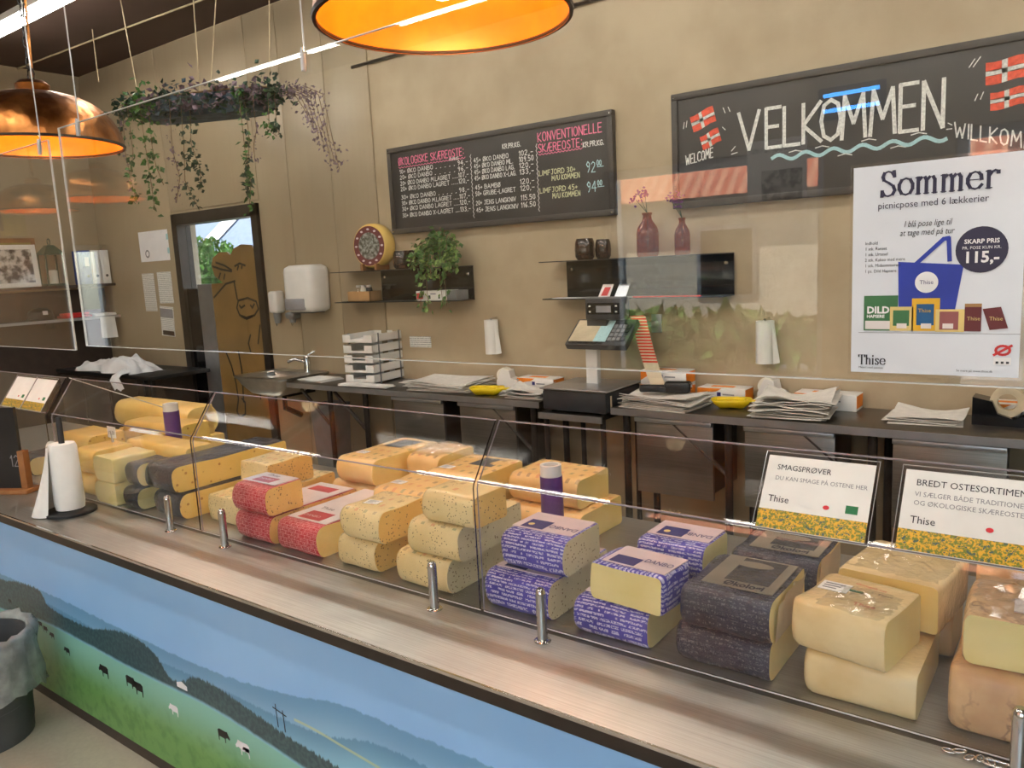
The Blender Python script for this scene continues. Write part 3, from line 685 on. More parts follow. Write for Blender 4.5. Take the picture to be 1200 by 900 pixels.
# bent acrylic guards
def guard(x0, x1, label, lip='edge_mid'):
    r = thing('sneeze_guard', label, 'glass guard', ((x0 + x1) / 2, 1.5, CT), 0, 'bent clear guards along the counter')
    L = (x1 - x0) / 2
    P = [(0, .004), (0, .335), (.004, .348), (.012, .357), (.108, .493)]
    t = .005; Q = [(.005, .004), (.005, .333), (.008, .344), (.015, .352), (.112, .490)]
    vs = []; n = len(P); g = .014
    for lst in (P, Q):
        for y, z in lst: vs += [(-L, y, z), (L, y, z)]
    def q(side, i, j): return side * 2 * n + i * 2 + j
    fs = []
    for s in (0, 1):
        for i in range(n - 2): fs.append((q(s, i, 0), q(s, i, 1), q(s, i + 1, 1), q(s, i + 1, 0)))
    B().add(vs, fs).build('sheet', 'guard', r)
    B().add(vs, [(q(s, n - 2, 0), q(s, n - 2, 1), q(s, n - 1, 1), q(s, n - 1, 0)) for s in (0, 1)]).build('sloped_sheet', 'guard', r)
    for j, s in ((0, -L), (1, L)):
        e = B()
        for i in range(n - 1): e.add([vs[q(0, i, j)], vs[q(0, i + 1, j)], vs[q(1, i + 1, j)], vs[q(1, i, j)]], [(0, 1, 2, 3)])
        e.build('sheet_edge', 'edge_dark' if j else 'edge_mid', r, fix=False)
    B().tube([(-L, .110, .4925), (L, .110, .4925)], .0022, 6).build('sheet_edge', lip, r)
    B().tube([(-L, .002, .003), (L, .002, .003)], .0016, 6).build('sheet_edge', 'edge', r)
    B().tube([(-L, .006, .351), (L, .006, .351)], .0024, 6).build('bend', lip, r)
guard(-5.2, -3.72, 'clear bent guard carrying two small sign cards, beside the chalkboard stand')
guard(-3.66, -2.575, 'clear bent guard in front of the holey yellow cheeses')
guard(-2.56, -1.275, 'clear bent guard in front of the red-wrapped cheeses')
guard(-1.262, .60, 'clear bent guard carrying the SMAGSPRØVER card')
# end glass of the left case section
g = thing('case_end_glass', 'clear upright end glass between the end section and the yellow cheeses', 'glass pane', (-3.69, 1.5, CT))
B().add([(0, .0, .001), (0, 0, .35), (0, .11, .493), (0, .6, .25), (0, .6, .001)], [(0, 1, 2, 3, 4)]).build('sheet', 'guard', g, fix=False)
B().tube([(0, .11, .493), (0, .6, .25)], .0025, 6).build('sheet_edge', 'edge', g)

# ------------------------------------------------------------------ hanging glass panes
def hang(x0, x1, z0, z1, label, wires):
    r = thing('hanging_screen', label, 'glass pane', ((x0 + x1) / 2, 1.23, z0), 0, 'glass panes hung over the counter')
    L = (x1 - x0) / 2; H = z1 - z0
    box('sheet', 'glass', (-L, L, 0, .005, 0, H), r)
    for d in ((-L, L, -.0005, .0055, -.0015, .0005), (-L, L, -.0005, .0055, H - .0005, H + .0015), (-L - .0015, -L + .0005, -.0005, .0055, 0, H), (L - .0005, L + .0015, -.0005, .0055, 0, H)):
        box('pane_edge', 'edge', d, r)
    for w in wires:
        B().tube([(w - (x0 + x1) / 2, .0025, H - .03), (w - (x0 + x1) / 2, .0025, CZ - z0)], .0022, 5).build('wire', 'edge', r)
        B().lathe([(.006, H - .04), (.006, H - .005), (.003, H + .01)], 10, (w - (x0 + x1) / 2, -.004, 0)).build('clamp', 'alu', r)
hang(-2.665, .75, 1.503, 2.19, 'long hanging glass pane carrying the Sommer poster', (-2.53, -1.465, -.35, .55))
hang(-4.6, -2.745, 1.487, 2.165, 'hanging glass pane in front of the dark wall shelves', (-2.80, -4.4))

# ------------------------------------------------------------------ Sommer poster on the pane
p = thing('summer_poster', 'laminated Sommer poster with a blue bag taped to the hanging pane', 'poster', (-.190, 1.226, 1.5165), 0)
box('sheet', 'poster_paper', (-.105, .105, 0, .0012, 0, .293), p)
box('laminate_margin', 'sleeve', (-.109, .109, .0002, .001, -.004, .297), p)
Y0 = -.0008
def pt(x, z): return (x + .190, Y0, z - 1.5165)
# high-contrast serif word drawn with a broad nib
def serif(word, h, x, z, parent, mat, w):
    G = {'S': ([[(.5, .78), (.48, 1)], [(.5, .8), (.42, .95), (.27, 1), (.12, .95), (.06, .8), (.1, .66), (.3, .53), (.46, .4), (.52, .22), (.44, .06), (.27, 0), (.12, .04), (.04, .2)], [(.04, .22), (.03, 0)]], .6),
         'o': ([[(.28, .66), (.12, .6), (.03, .42), (.03, .24), (.12, .06), (.28, 0), (.44, .06), (.53, .24), (.53, .42), (.44, .6), (.28, .66)]], .58),
         'm': ([[(.0, .64), (.1, .65)], [(.1, .65), (.1, 0)], [(0, 0), (.2, 0)], [(.1, .5), (.22, .64), (.34, .64), (.4, .52), (.4, 0)], [(.3, 0), (.5, 0)], [(.4, .5), (.52, .64), (.64, .64), (.7, .52), (.7, 0)], [(.6, 0), (.8, 0)]], .86),
         'e': ([[(.04, .36), (.5, .36), (.48, .52), (.4, .62), (.27, .66), (.12, .6), (.03, .42), (.03, .24), (.12, .06), (.28, 0), (.42, .04), (.52, .16)]], .58),
         'r': ([[(.0, .64), (.1, .65)], [(.1, .65), (.1, 0)], [(0, 0), (.22, 0)], [(.1, .44), (.2, .6), (.32, .66), (.42, .62), (.42, .55)]], .5),
         'T': ([[(0, .8), (0, 1), (.6, 1), (.6, .8)], [(.3, 1), (.3, 0)], [(.18, 0), (.42, 0)]], .64),
         'h': ([[(0, 1), (.1, 1)], [(.1, 1), (.1, 0)], [(0, 0), (.2, 0)], [(.1, .5), (.22, .64), (.36, .64), (.42, .52), (.42, 0)], [(.32, 0), (.52, 0)]], .57),
         'i': ([[(.0, .64), (.1, .65)], [(.1, .65), (.1, 0)], [(0, 0), (.2, 0)], [(.1, .86), (.1, .97)]], .26),
         's': ([[(.34, .52), (.26, .64), (.12, .64), (.05, .5), (.12, .38), (.28, .28), (.34, .14), (.24, 0), (.1, 0), (.03, .14)]], .42)}
    L = []
    for chh in word:
        st, adv = G[chh]
        L += [[(x + a * h, z + bz * h) for a, bz in ln] for ln in st]; x += adv * h + .06 * h
    return B().strokes(L, w, Y0, nib=.28).build('serif_lettering', mat, parent, fix=False)
serif('Sommer', .0335, -.258 + .190, 1.7665 - 1.5165, p, 'navy', .0046)
serif('Thise', .0135, -.284 + .190, 1.5285 - 1.5165, p, 'ink', .0019)
text('picnicpose med 6 lækkerier', .0132, 'navy', p, pt(-.262, 1.7495), sx=.92)
text('I blå pose lige til', .012, 'ink', p, pt(-.228, 1.7225), shear=.25, sx=.75)
text('at tage med på tur', .012, 'ink', p, pt(-.233, 1.7105), shear=.25, sx=.75)
for i, s in enumerate(('Indhold', '1 stk. Ranset', '1 stk. Urtesel', '2 stk. Kakao med mere', '1 stk. Midsommerost', '1 ps. Dild Hapsere')):
    text(s, .0062, 'ink', p, pt(-.278, 1.7005 - i * .0079), sx=.9)
text('Mejeri med passion', .0042, 'ink', p, pt(-.284, 1.5225)); text('Se mere på www.thise.dk', .0042, 'ink', p, pt(-.158, 1.5225))
B().prism([(-.234 + .190, 1.675 - 1.5165), (-.153 + .190, 1.668 - 1.5165), (-.162 + .190, 1.605 - 1.5165), (-.232 + .190, 1.603 - 1.5165)], Y0, .0).build('bag_print', 'poster_blue', p)
B().strokes([[(-.021, .155), (.012, .187), (.018, .188), (.02, .158)]], .0055, Y0 - .0002).build('bag_handle_print', 'poster_blue', p, fix=False)
def disc(x, z, r, m, nm, yy): B().add([(x + .190 + r * math.cos(a), yy, z - 1.5165 + r * math.sin(a)) for a in [i * PI / 16 for i in range(32)]], [tuple(range(32))]).build(nm, m, p, fix=False)
disc(-.1975, 1.6455, .0145, 'ink_pale', 'emblem_print', Y0 - .0002); text('Thise', .008, 'ink_blue', p, (-.0075, Y0 - .0004, 1.643 - 1.5165), align='CENTER')
disc(-.133, 1.687, .0305, 'navy', 'price_badge', Y0 - .0002)
for s, sz, dz, bd in (('SKARP PRIS', .0082, .0085, .0002), ('PR. POSE KUN KR.', .0056, .001, 0), ('115,-', .0205, -.0165, .0006)):
    text(s, sz, 'ink_pale', p, (-.133 + .190, Y0 - .0006, 1.687 + dz - 1.5165), align='CENTER', bold=bd)
def rect(x0, x1, z0, z1, m, nm, k=.0003, sk=0.0):
    B().add([(x0 + .190, Y0 - k, z0 - 1.5165), (x1 + .190, Y0 - k, z0 + sk * .3 - 1.5165), (x1 + .190 - sk, Y0 - k, z1 - 1.5165), (x0 + .190 - sk, Y0 - k, z1 - sk * .3 - 1.5165)], [(0, 1, 2, 3)]).build(nm, m, p, fix=False)
rect(-.278, -.233, 1.578, 1.628, 'poster_green', 'snack_bag_print'); text('DILD', .0135, 'ink_pale', p, pt(-.274, 1.6055)[0:1] + (Y0 - .0005,) + pt(0, 1.603)[2:], bold=.0005)
text('HAPSERE', .006, 'ink_pale', p, (-.274 + .19, Y0 - .0005, 1.5965 - 1.5165), bold=.0002); rect(-.276, -.236, 1.580, 1.592, 'lab_white', 'snack_picture', .0004)
rect(-.243, -.213, 1.578, 1.612, 'poster_cream', 'cheese_print', .0005); rect(-.239, -.218, 1.585, 1.607, 'poster_green', 'cheese_label', .0007)
rect(-.215, -.180, 1.578, 1.6235, 'poster_yellow', 'cheese_print', .0005); rect(-.209, -.187, 1.586, 1.6155, 'poster_teal', 'cheese_label', .0007); text('Thise', .0075, 'poster_yellow', p, (-.207 + .19, Y0 - .0009, 1.604 - 1.5165))
rect(-.185, -.150, 1.577, 1.608, 'poster_cream', 'cheese_print', .0006); rect(-.180, -.157, 1.580, 1.605, 'poster_mauve', 'cheese_label', .0008)
for xx in (-.234, -.203, -.176): rect(xx, xx + .013, 1.5815, 1.5885, 'lab_white', 'label_picture', .0010)
rect(-.150, -.130, 1.578, 1.611, 'poster_brown', 'cocoa_carton_print', .0005); rect(-.120, -.099, 1.580, 1.611, 'poster_brown', 'cocoa_carton_print', .0005, .009)
rect(-.150, -.130, 1.611, 1.6155, 'card', 'carton_top_print', .0005)
for xx in (-.147, -.121): text('Thise', .0072, 'poster_cream', p, (xx + .19, Y0 - .0009, 1.593 - 1.5165))
B().strokes([[(.086 + .008 * math.cos(a), .0365 + .006 * math.sin(a)) for a in [i * PI / 8 for i in range(17)]], [(.076, .030), (.096, .043)]], .0032, Y0).build('eco_logo', 'red', p, fix=False)
rect(-.114, -.094, 1.5335, 1.5435, 'ink_pale', 'hearts_label', .0002)
for xx in (-.110, -.104, -.098): rect(xx - .0016, xx + .0016, 1.535, 1.538, 'ink', 'heart', .0004)
rect(-.285, -.085, 1.5745, 1.5752, 'ink_grey', 'shelf_line', .0001)
# reversed poster in the shop window
q = thing('welcome_poster', 'welcome poster hung inside the street window', 'poster', (-1.80, FY + .02, 1.93))
box('sheet', 'paper', (-.2, .2, 0, .002, 0, .5), q); text('VELKOMMEN TIL THISE', .045, 'ink', q, (-.17, .0025, .42), (PI / 2, 0, PI), 'RIGHT', sx=.7)
box('picture', 'photo', (-.1, .17, .002, .003, .1, .3), q)

# ------------------------------------------------------------------ sign cards on the sloped guard
SL = math.atan2(.136, .096)
def sign_card(x, w, label, lines, wide=False):
    r = thing('counter_sign', label, 'sign', (x, 1.4995, 1.1525)); r.rotation_euler = (SL, 0, 0)
    # local: x right, y up the slope, z out of the guard
    B().box(-w / 2 - .006, w / 2 + .006, -.004, .163, .0045, .006).build('sleeve', 'sleeve', r)
    B().box(-w / 2, w / 2, 0, .155, .006, .0068).build('card', 'paper', r)
    B().box(-w / 2, w / 2, 0.001, .040, .0064, .0072).build('flower_print', 'flowers', r)
    for xx, zz, sz, s, m in lines: text(s, sz, m, r, (xx, zz, .0076), (0, 0, 0), sx=.95)
    B().add([(.025 + .006 * math.cos(a), .058 + .0045 * math.sin(a), .0076) for a in [i * PI / 8 for i in range(16)]], [tuple(range(16))]).build('eco_logo', 'ink_red', r, fix=False)
    B().box(w / 2 - .042, w / 2 - .020, .052, .068, .0068, .0076).build('green_logo', 'ink_green', r)
    B().tube([(-w / 2 - .006, -.004, .008), (w / 2 + .006, -.004, .008), (w / 2 + .006, .163, .008), (-w / 2 - .006, .163, .008)], .0009, 5, True).build('sleeve_rim', 'edge', r)
sign_card(-.434, .205, 'white SMAGSPRØVER card on the sloped clear guard', [(-.082, .125, .0165, 'SMAGSPRØVER', 'ink'), (-.082, .103, .0125, 'DU KAN SMAGE PÅ OSTENE HER', 'ink_grey'), (-.088, .056, .020, 'Thise', 'ink')])
sign_card(-.162, .235, 'white BREDT OSTESORTIMENT card on the sloped clear guard', [(-.098, .125, .0175, 'BREDT OSTESORTIMENT', 'ink'), (-.098, .104, .0130, 'VI SÆLGER BÅDE TRADITIONELLE', 'ink_grey'), (-.098, .087, .0130, 'OG ØKOLOGISKE SKÆREOSTE', 'ink_grey'), (-.100, .052, .020, 'Thise', 'ink')])
sign_card(-4.06, .2, 'small white card with a yellow flower border, farther from the end glass', [])
sign_card(-3.845, .2, 'small white card with a yellow flower border, next to the end glass', [])

# ------------------------------------------------------------------ cheeses
def cheese_mesh(w, d, h, seed, bl=.42, round_back=False, taper=0.0):
    rn = random.Random(seed)
    b_ = bl * h; prof = []
    for i in range(13):
        t = -PI / 2 + PI * i / 12
        y = -d / 2 + b_ * (1 - math.cos(t) ** .75 if abs(t) < PI / 2 - 1e-6 else 1)
        z = h / 2 + h / 2 * math.copysign(abs(math.sin(t)) ** .80, math.sin(t))
        prof.append((y, z))
    n = 6
    for i in range(1, n): prof.append((-d / 2 + b_ + (d - b_ - .012) * i / n, h))
    if round_back:
        for i in range(12, -1, -1): y, z = prof[i]; prof.append((-y, z))
    else:
        prof += [(d / 2 - .010, h), (d / 2 - .003, h - .003), (d / 2, h - .010), (d / 2, .010), (d / 2 - .003, .003), (d / 2 - .010, 0)]
    for i in range(n - 1, 0, -1): prof.append((-d / 2 + b_ + (d - b_ - .012) * i / n, 0))
    secs = [(-.5, .016), (-.5 + .006 / w, .007), (-.5 + .018 / w, .001), (-.3, 0), (-.1, 0), (.1, 0), (.3, 0), (.5 - .005 / w, 0), (.5, .003)]
    ph = [rn.uniform(0, 6) for _ in range(4)]
    S_ = []
    for sx, ins in secs:
        ring = []
        for y, z in prof:
            cy, cz = -y, h / 2 - z; L = math.hypot(cy, cz) or 1
            yy, zz = y + cy / L * ins, z + cz / L * ins
            if 0.004 < z:
                zz += .0022 * math.sin(sx * 7 + ph[0]) * math.sin(y * 25 + ph[1]) * (z / h); yy += .0018 * math.sin(sx * 9 + z * 60 + ph[2])
            zz += taper * (sx) * (z / h)
            ring.append((sx * w, yy, zz))
        S_.append(ring)
    return S_
def cheese(name, label, x0, x1, y0, y1, z0, h, skin, paste, rot=0.0, seed=0, group=None, bl=.42, skinname='rind', taper=0.0, round_back=False, cut_left=False):
    """front face bulges towards -y of the piece, the cut face looks to +x"""
    r = thing(name, label, 'cheese', ((x0 + x1) / 2, (y0 + y1) / 2, z0), rot, group)
    w, d = x1 - x0, y1 - y0
    S_ = cheese_mesh(w, d, h, seed, bl, round_back, taper); m = len(S_[0]); bd = B(); vs = [p for s in S_ for p in s]; fs = []
    for j in range(len(S_) - 1):
        for i in range(m): k = (i + 1) % m; fs.append((j * m + i, j * m + k, (j + 1) * m + k, (j + 1) * m + i))
    if not cut_left: fs.append(tuple(range(m - 1, -1, -1)))
    bd.add(vs, fs).build(skinname, skin, r, smooth=50)
    B().add(S_[-1], [tuple(range(m))]).build('cut_face', paste, r, fix=False)
    if cut_left: B().add(S_[0], [tuple(range(m - 1, -1, -1))]).build('cut_face', paste, r, fix=False)
    r['h'] = h
    return r
def decal(r, name, mat, x0, x1, y0, y1, k=.0012):
    h = r['h']; return B().box(x0, x1, y0, y1, h + .0005, h + k).build(name, mat, r)
GR = {}
def red_top(r, w, d):
    decal(r, 'top_print', 'lab_white', -w / 2 + .012, w / 2 - .006, -d / 2 + .05, d / 2 - .01, .0028)
    decal(r, 'red_block', 'lab_red', -w / 2 + .05, w / 2 - .05, -d / 2 + .06, -d / 2 + .06 + min(.07, d * .3), .0034)
    text('Thise', .03, 'ink', r, (-w / 2 + .05, min(d / 2 - .04, -d / 2 + .155), r['h'] + .0036), (0, 0, 0))
    text('DANBO', .022, 'lab_white', r, (-w / 2 + .055, -d / 2 + .08, r['h'] + .0040), (0, 0, 0))
def blue_top(r, w, d):
    decal(r, 'top_print', 'lab_pink', -w / 2 + .012, w / 2 - .004, -d / 2 + .052, d / 2 - .01, .0028)
    decal(r, 'navy_block', 'ink_blue', -w / 2 + .035, -w / 2 + .105, -d / 2 + .058, -d / 2 + .058 + min(.06, d * .4), .0034)
    B().add([(-w / 2 + .055 + .009 * math.cos(a), -d / 2 + .082 + .009 * math.sin(a), r['h'] + .0038) for a in [i * PI / 8 for i in range(16)]], [tuple(range(16))]).build('gold_seal', 'poster_cream', r, fix=False)
    text('DANBO', .030, 'ink_blue', r, (w / 2 - .008, -d / 2 + .098, r['h'] + .0036), (0, 0, PI), 'LEFT', sx=.8)
def sticker(r, x, y, w=.05, d=.034, rz=0.0, mat='print'):
    s = B().box(-w / 2, w / 2, -d / 2, d / 2, 0, .0012).build('price_sticker', 'paper', r, (x, y, r['h'] + .0022), (0, 0, rz))
    for k in range(3): B().box(-w * .38, w * (.1 + .1 * k), -d * .3 + k * d * .26, -d * .3 + k * d * .26 + d * .1, .001, .0016).build('sticker_line', 'ink_grey', s)
gr = 'red-wrapped cheeses'
r = cheese('red_wrapped_cheese', 'long red-wrapped caraway cheese under a short one, beside the small speckled block', -2.40, -2.20, 1.525, 1.92, CT, .10, 'wrap_red', 'paste_caraway', seed=1, skinname='wrapper'); red_top(r, .2, .395)
decal(r, 'red_block', 'lab_red', -.06, .06, .10, .15, .0034)
r = cheese('red_wrapped_cheese', 'short red-wrapped caraway cheese lying on the long one', -2.385, -2.19, 1.512, 1.672, CT + .103, .10, 'wrap_red', 'paste_caraway', seed=2, skinname='wrapper'); red_top(r, .195, .16)
r = cheese('red_wrapped_cheese', 'red-wrapped plain yellow cheese lying singly next to the caraway stack', -2.165, -1.955, 1.522, 1.93, CT, .102, 'wrap_red', 'paste_plain', seed=3, skinname='wrapper'); red_top(r, .21, .408)
# caraway cheeses
def car(label, *a, **k):
    r = cheese('caraway_cheese', label, *a, skin='rind_caraway', paste=k.pop('paste', 'paste_caraway'), **k); return r
r = car('caraway cheese at the bottom of the pair beside the red wrappers', -1.875, -1.70, 1.53, 1.87, CT, .098, seed=4)
r = car('caraway cheese with a white sticker on top of the pair beside the red wrappers', -1.83, -1.655, 1.512, 1.71, CT + .101, .10, seed=5); sticker(r, -.01, -.02, rz=.2)
r = cheese('orange_rind_cheese', 'orange-rinded caraway cheese right behind the stickered caraway cheese', -1.90, -1.68, 1.715, 1.93, CT + .101, .10, 'rind_orange', 'paste_caraway', seed=6); sticker(r, -.05, -.03)
r = car('lowest caraway cheese of the stack of three', -1.61, -1.405, 1.52, 1.86, CT, .10, seed=7, paste='paste_caraway_pale')
r = car('middle caraway cheese of the stack of three', -1.555, -1.36, 1.52, 1.82, CT + .101, .10, seed=8, paste='paste_caraway_pale'); sticker(r, -.01, -.09)
r = car('topmost caraway cheese of the stack of three', -1.495, -1.305, 1.525, 1.68, CT + .203, .092, seed=9)
# second row, orange rind
def org(label, *a, **k):
    return cheese('orange_rind_cheese', label, *a, 'rind_orange', k.pop('paste', 'paste_plain'), **k)
org('orange-rinded cheese under the long grey-labelled one', -2.40, -2.14, 1.96, 2.33, CT, .10, seed=10)
r = org('long orange-rinded cheese with a grey label, on top of another behind the red wrappers', -2.345, -2.14, 1.945, 2.32, CT + .101, .10, seed=11); decal(r, 'grey_label', 'lab_grey', -.05, .05, .03, .15); sticker(r, -.04, -.09)
org('orange-rinded cheese under the small film-topped one', -2.13, -1.95, 2.05, 2.33, CT, .10, seed=12)
r = org('small orange-rinded cheese under a crumple of film, in the rear row', -2.12, -1.955, 2.10, 2.32, CT + .101, .10, seed=13)
org('orange-rinded cheese under the one with a grey label, behind the stack of three', -1.90, -1.66, 1.95, 2.25, CT, .10, seed=14)
r = org('orange-rinded cheese with a grey label, lying behind the stack of three', -1.885, -1.645, 1.955, 2.22, CT + .101, .10, seed=15); decal(r, 'grey_label', 'lab_grey', -.02, .08, .0, .10); sticker(r, -.06, -.07)
org('orange-rinded cheese in the rear row under the one behind the purple roll', -1.62, -1.29, 2.02, 2.30, CT, .10, seed=16)
r = org('pale orange cheese in the rear row behind the purple roll at the blue wrappers', -1.60, -1.32, 2.06, 2.27, CT + .101, .10, seed=17)
# films on a few
def film(name_r, x, y, z, w, d, h, seed):
    rn = random.Random(seed); N = 15; vs = []; fs = []
    for i in range(N):
        for j in range(N):
            u, v = i / (N - 1) - .5, j / (N - 1) - .5
            k = max(0, 1 - (abs(u) * 2) ** 3) * max(0, 1 - (abs(v) * 2) ** 3)
            vs.append((x + u * w + rn.uniform(-.006, .006), y + v * d + rn.uniform(-.006, .006), z + .0015 + k * h * rn.uniform(.1, 1.0)))
    for i in range(N - 1):
        for j in range(N - 1): fs.append((i * N + j, (i + 1) * N + j, (i + 1) * N + j + 1, i * N + j + 1))
    return B().add(vs, fs).build('cling_film', 'film', name_r, fix=False)
small = [o for o in bpy.data.objects if o.get('label', '').startswith('small orange-rinded')][0]
film(small, 0, 0, .101, .15, .20, .028, 2)
# blue wrapped
r = cheese('blue_wrapped_cheese', 'blue-wrapped caraway cheese at the bottom of the pair beside the stack of three', -1.285, -1.075, 1.525, 1.83, CT, .10, 'wrap_blue', 'paste_caraway_pale', seed=20, skinname='wrapper'); blue_top(r, .21, .305)
r = cheese('blue_wrapped_cheese', 'blue-wrapped caraway cheese lying on the other in front of the purple roll', -1.255, -1.052, 1.565, 1.75, CT + .104, .10, 'wrap_blue', 'paste_caraway_pale', seed=21, skinname='wrapper'); blue_top(r, .203, .185)
r = cheese('blue_wrapped_cheese', 'plain blue-wrapped cheese under the pale cut one', -1.005, -.80, 1.522, 1.76, CT, .09, 'wrap_blue', 'paste_pale', seed=22, skinname='wrapper'); blue_top(r, .205, .238)
r = cheese('blue_wrapped_cheese', 'blue-wrapped cheese with its pale cut side towards the guard', -.925, -.785, 1.505, 1.705, CT + .093, .092, 'wrap_blue', 'paste_pale', rot=-PI / 2 - .08, seed=23, skinname='wrapper', bl=.12)
decal(r, 'top_print', 'lab_pink', -.06, .05, -.075, .095, .0028); decal(r, 'navy_block', 'ink_blue', .0, .045, -.06, .01, .0034); text('DANBO', .03, 'ink_blue', r, (.01, .015, r['h'] + .0036), (0, 0, PI / 2), sx=.7)
r = cheese('blue_wrapped_cheese', 'blue-wrapped cheese standing behind the pale cut one', -.94, -.745, 1.77, 1.94, CT, .10, 'wrap_blue', 'paste_pale', seed=24, skinname='wrapper'); blue_top(r, .195, .17)
r = cheese('blue_wrapped_cheese', 'blue-wrapped cheese at the top of the rear pair next to the dark wrappers', -.94, -.755, 1.735, 1.90, CT + .105, .08, 'wrap_blue', 'paste_pale', seed=25, skinname='wrapper'); blue_top(r, .185, .17)
# dark wrapped
def navy_top(r, w, d):
    decal(r, 'taupe_frame', 'lab_taupe', -w / 2 + .035, w / 2 - .01, -d / 2 + .05, d / 2 - .012, .0028)
    decal(r, 'dark_block', 'wrap_plainnavy', -w / 2 + .075, w / 2 - .03, -d / 2 + .085, d / 2 - .02, .0034)
    B().add([(.005 + .045 * math.cos(a), d / 2 - .055 + .018 * math.sin(a), r['h'] + .0038) for a in [i * PI / 10 for i in range(20)]], [tuple(range(20))]).build('oval_print', 'lab_taupe', r, fix=False)
    text('Økologi', .032, 'ink', r, (-.02, -d / 2 + .056, r['h'] + .0038), (0, 0, 0), bold=.0012, sx=.85)
r = cheese('dark_wrapped_cheese', 'navy and black wrapped cheese at the bottom beside the cream cheeses', -.735, -.520, 1.525, 1.75, CT, .088, 'wrap_navy', 'paste_pale', seed=30, skinname='wrapper')
r = cheese('dark_wrapped_cheese', 'navy and black wrapped Økologi cheese lying on top beside the cream cheeses', -.718, -.515, 1.512, 1.755, CT + .09, .094, 'wrap_navy', 'paste_pale', seed=31, skinname='wrapper'); navy_top(r, .203, .243)
r = cheese('dark_wrapped_cheese', 'navy and black wrapped cheese at the bottom of the rear dark pair', -.71, -.50, 1.775, 1.98, CT, .088, 'wrap_navy', 'paste_pale', seed=32, skinname='wrapper')
r = cheese('dark_wrapped_cheese', 'navy and black wrapped cheese on top of the rear dark pair', -.705, -.495, 1.775, 1.98, CT + .09, .092, 'wrap_navy', 'paste_pale', seed=33, skinname='wrapper'); navy_top(r, .21, .205)
for q in [o for o in bpy.data.objects if o.name.startswith('dark_wrapped') and o.location.z > .85]:
    # torn wrapper edge standing past the cut
    rn = random.Random(int(q.location.y * 100)); n = 9; vs = []; d_ = .2; h_ = q['h']
    for i in range(n):
        y = -.09 + .18 * i / (n - 1); vs += [(.104, y, .0), (.106 + rn.uniform(0, .006), y, h_ * .55), (.110 + rn.uniform(-.004, .008), y, h_ + rn.uniform(-.008, .012) - .012 * (i == 0))]
    B().add(vs, [(i * 3 + k, i * 3 + 3 + k, i * 3 + 4 + k, i * 3 + 1 + k) for i in range(n - 1) for k in (0, 1)]).build('torn_wrapper_edge', 'beige', q, fix=False, smooth=True)
# cream cheeses in film
def cream_top(r):
    B().box(-.03, .012, .01, .018, 0, .0012).build('green_mark', 'ink_green', r, (0, 0, r['h'] + .002), (0, 0, .1)); sticker(r, -.045, .01, .058, .045, .1)
    text('Thise', .02, 'ink_red', r, (.015, -.05, r['h'] + .003), (0, 0, .1)); text('Thise', .014, 'ink', r, (.035, .02, r['h'] + .003), (0, 0, .1)); text('økologisk ost', .012, 'ink_red', r, (-.02, .05, r['h'] + .003), (0, 0, -.1))
r = cheese('cream_cheese_block', 'cream block at the bottom under the stickered one beside the dark wrappers', -.455, -.245, 1.535, 1.80, CT, .092, 'rind_cream', 'paste_pale', seed=40, bl=.22)
r = cheese('cream_cheese_block', 'cream block with green and red print turned askew on top beside the dark wrappers', -.470, -.280, 1.522, 1.712, CT + .094, .105, 'rind_cream', 'paste_pale', rot=-.17, seed=41, bl=.25); cream_top(r)
film(r, .02, -.02, .104, .13, .13, .010, 5)
r = cheese('cream_cheese_block', 'lower cream block behind the askew one', -.43, -.225, 1.82, 1.99, CT, .10, 'rind_brown', 'paste_plain', rot=0, seed=42)
r = cheese('cream_cheese_block', 'cream block with its yellow cut side showing behind the askew one', -.44, -.21, 1.74, 1.95, CT + .101, .104, 'rind_cream', 'paste_plain', rot=-PI / 2 - .12, seed=43, bl=.15); film(r, 0, 0, .103, .19, .19, .012, 9)
r = cheese('cream_cheese_block', 'brown-veined cream block under the film-wrapped one at the last post', -.195, .02, 1.545, 1.80, CT, .125, 'rind_brown', 'paste_pale', seed=44, bl=.2)
sticker(r, .02, .01, .06, .05); decal(r, 'green_mark', 'ink_green', -.055, -.025, -.015, -.005, .003); decal(r, 'green_mark', 'ink_green', -.055, -.025, -.075, -.062, .003)
r = cheese('cream_cheese_block', 'film-wrapped brown-rinded block with its cut side to the guard, at the last post', -.165, .035, 1.56, 1.80, CT + .128, .098, 'rind_brown', 'paste_pale', rot=-PI / 2 + .05, seed=45, bl=.2); film(r, 0, 0, .098, .2, .21, .022, 11)
text('Thise', .02, 'ink', r, (.05, -.02, r['h'] + .004), (0, 0, PI / 2)); decal(r, 'label', 'lab_white', .0, .06, -.04, .08, .003)
r = cheese('cream_cheese_block', 'lower brown-rinded block behind the film-wrapped one', -.18, .06, 1.86, 2.1, CT, .12, 'rind_brown', 'paste_plain', seed=46)
r = cheese('cream_cheese_block', 'brown-rinded block under the OSTESORTIMENT card behind the film-wrapped one', -.19, .08, 1.86, 2.1, CT + .121, .105, 'rind_brown', 'paste_plain', seed=47)
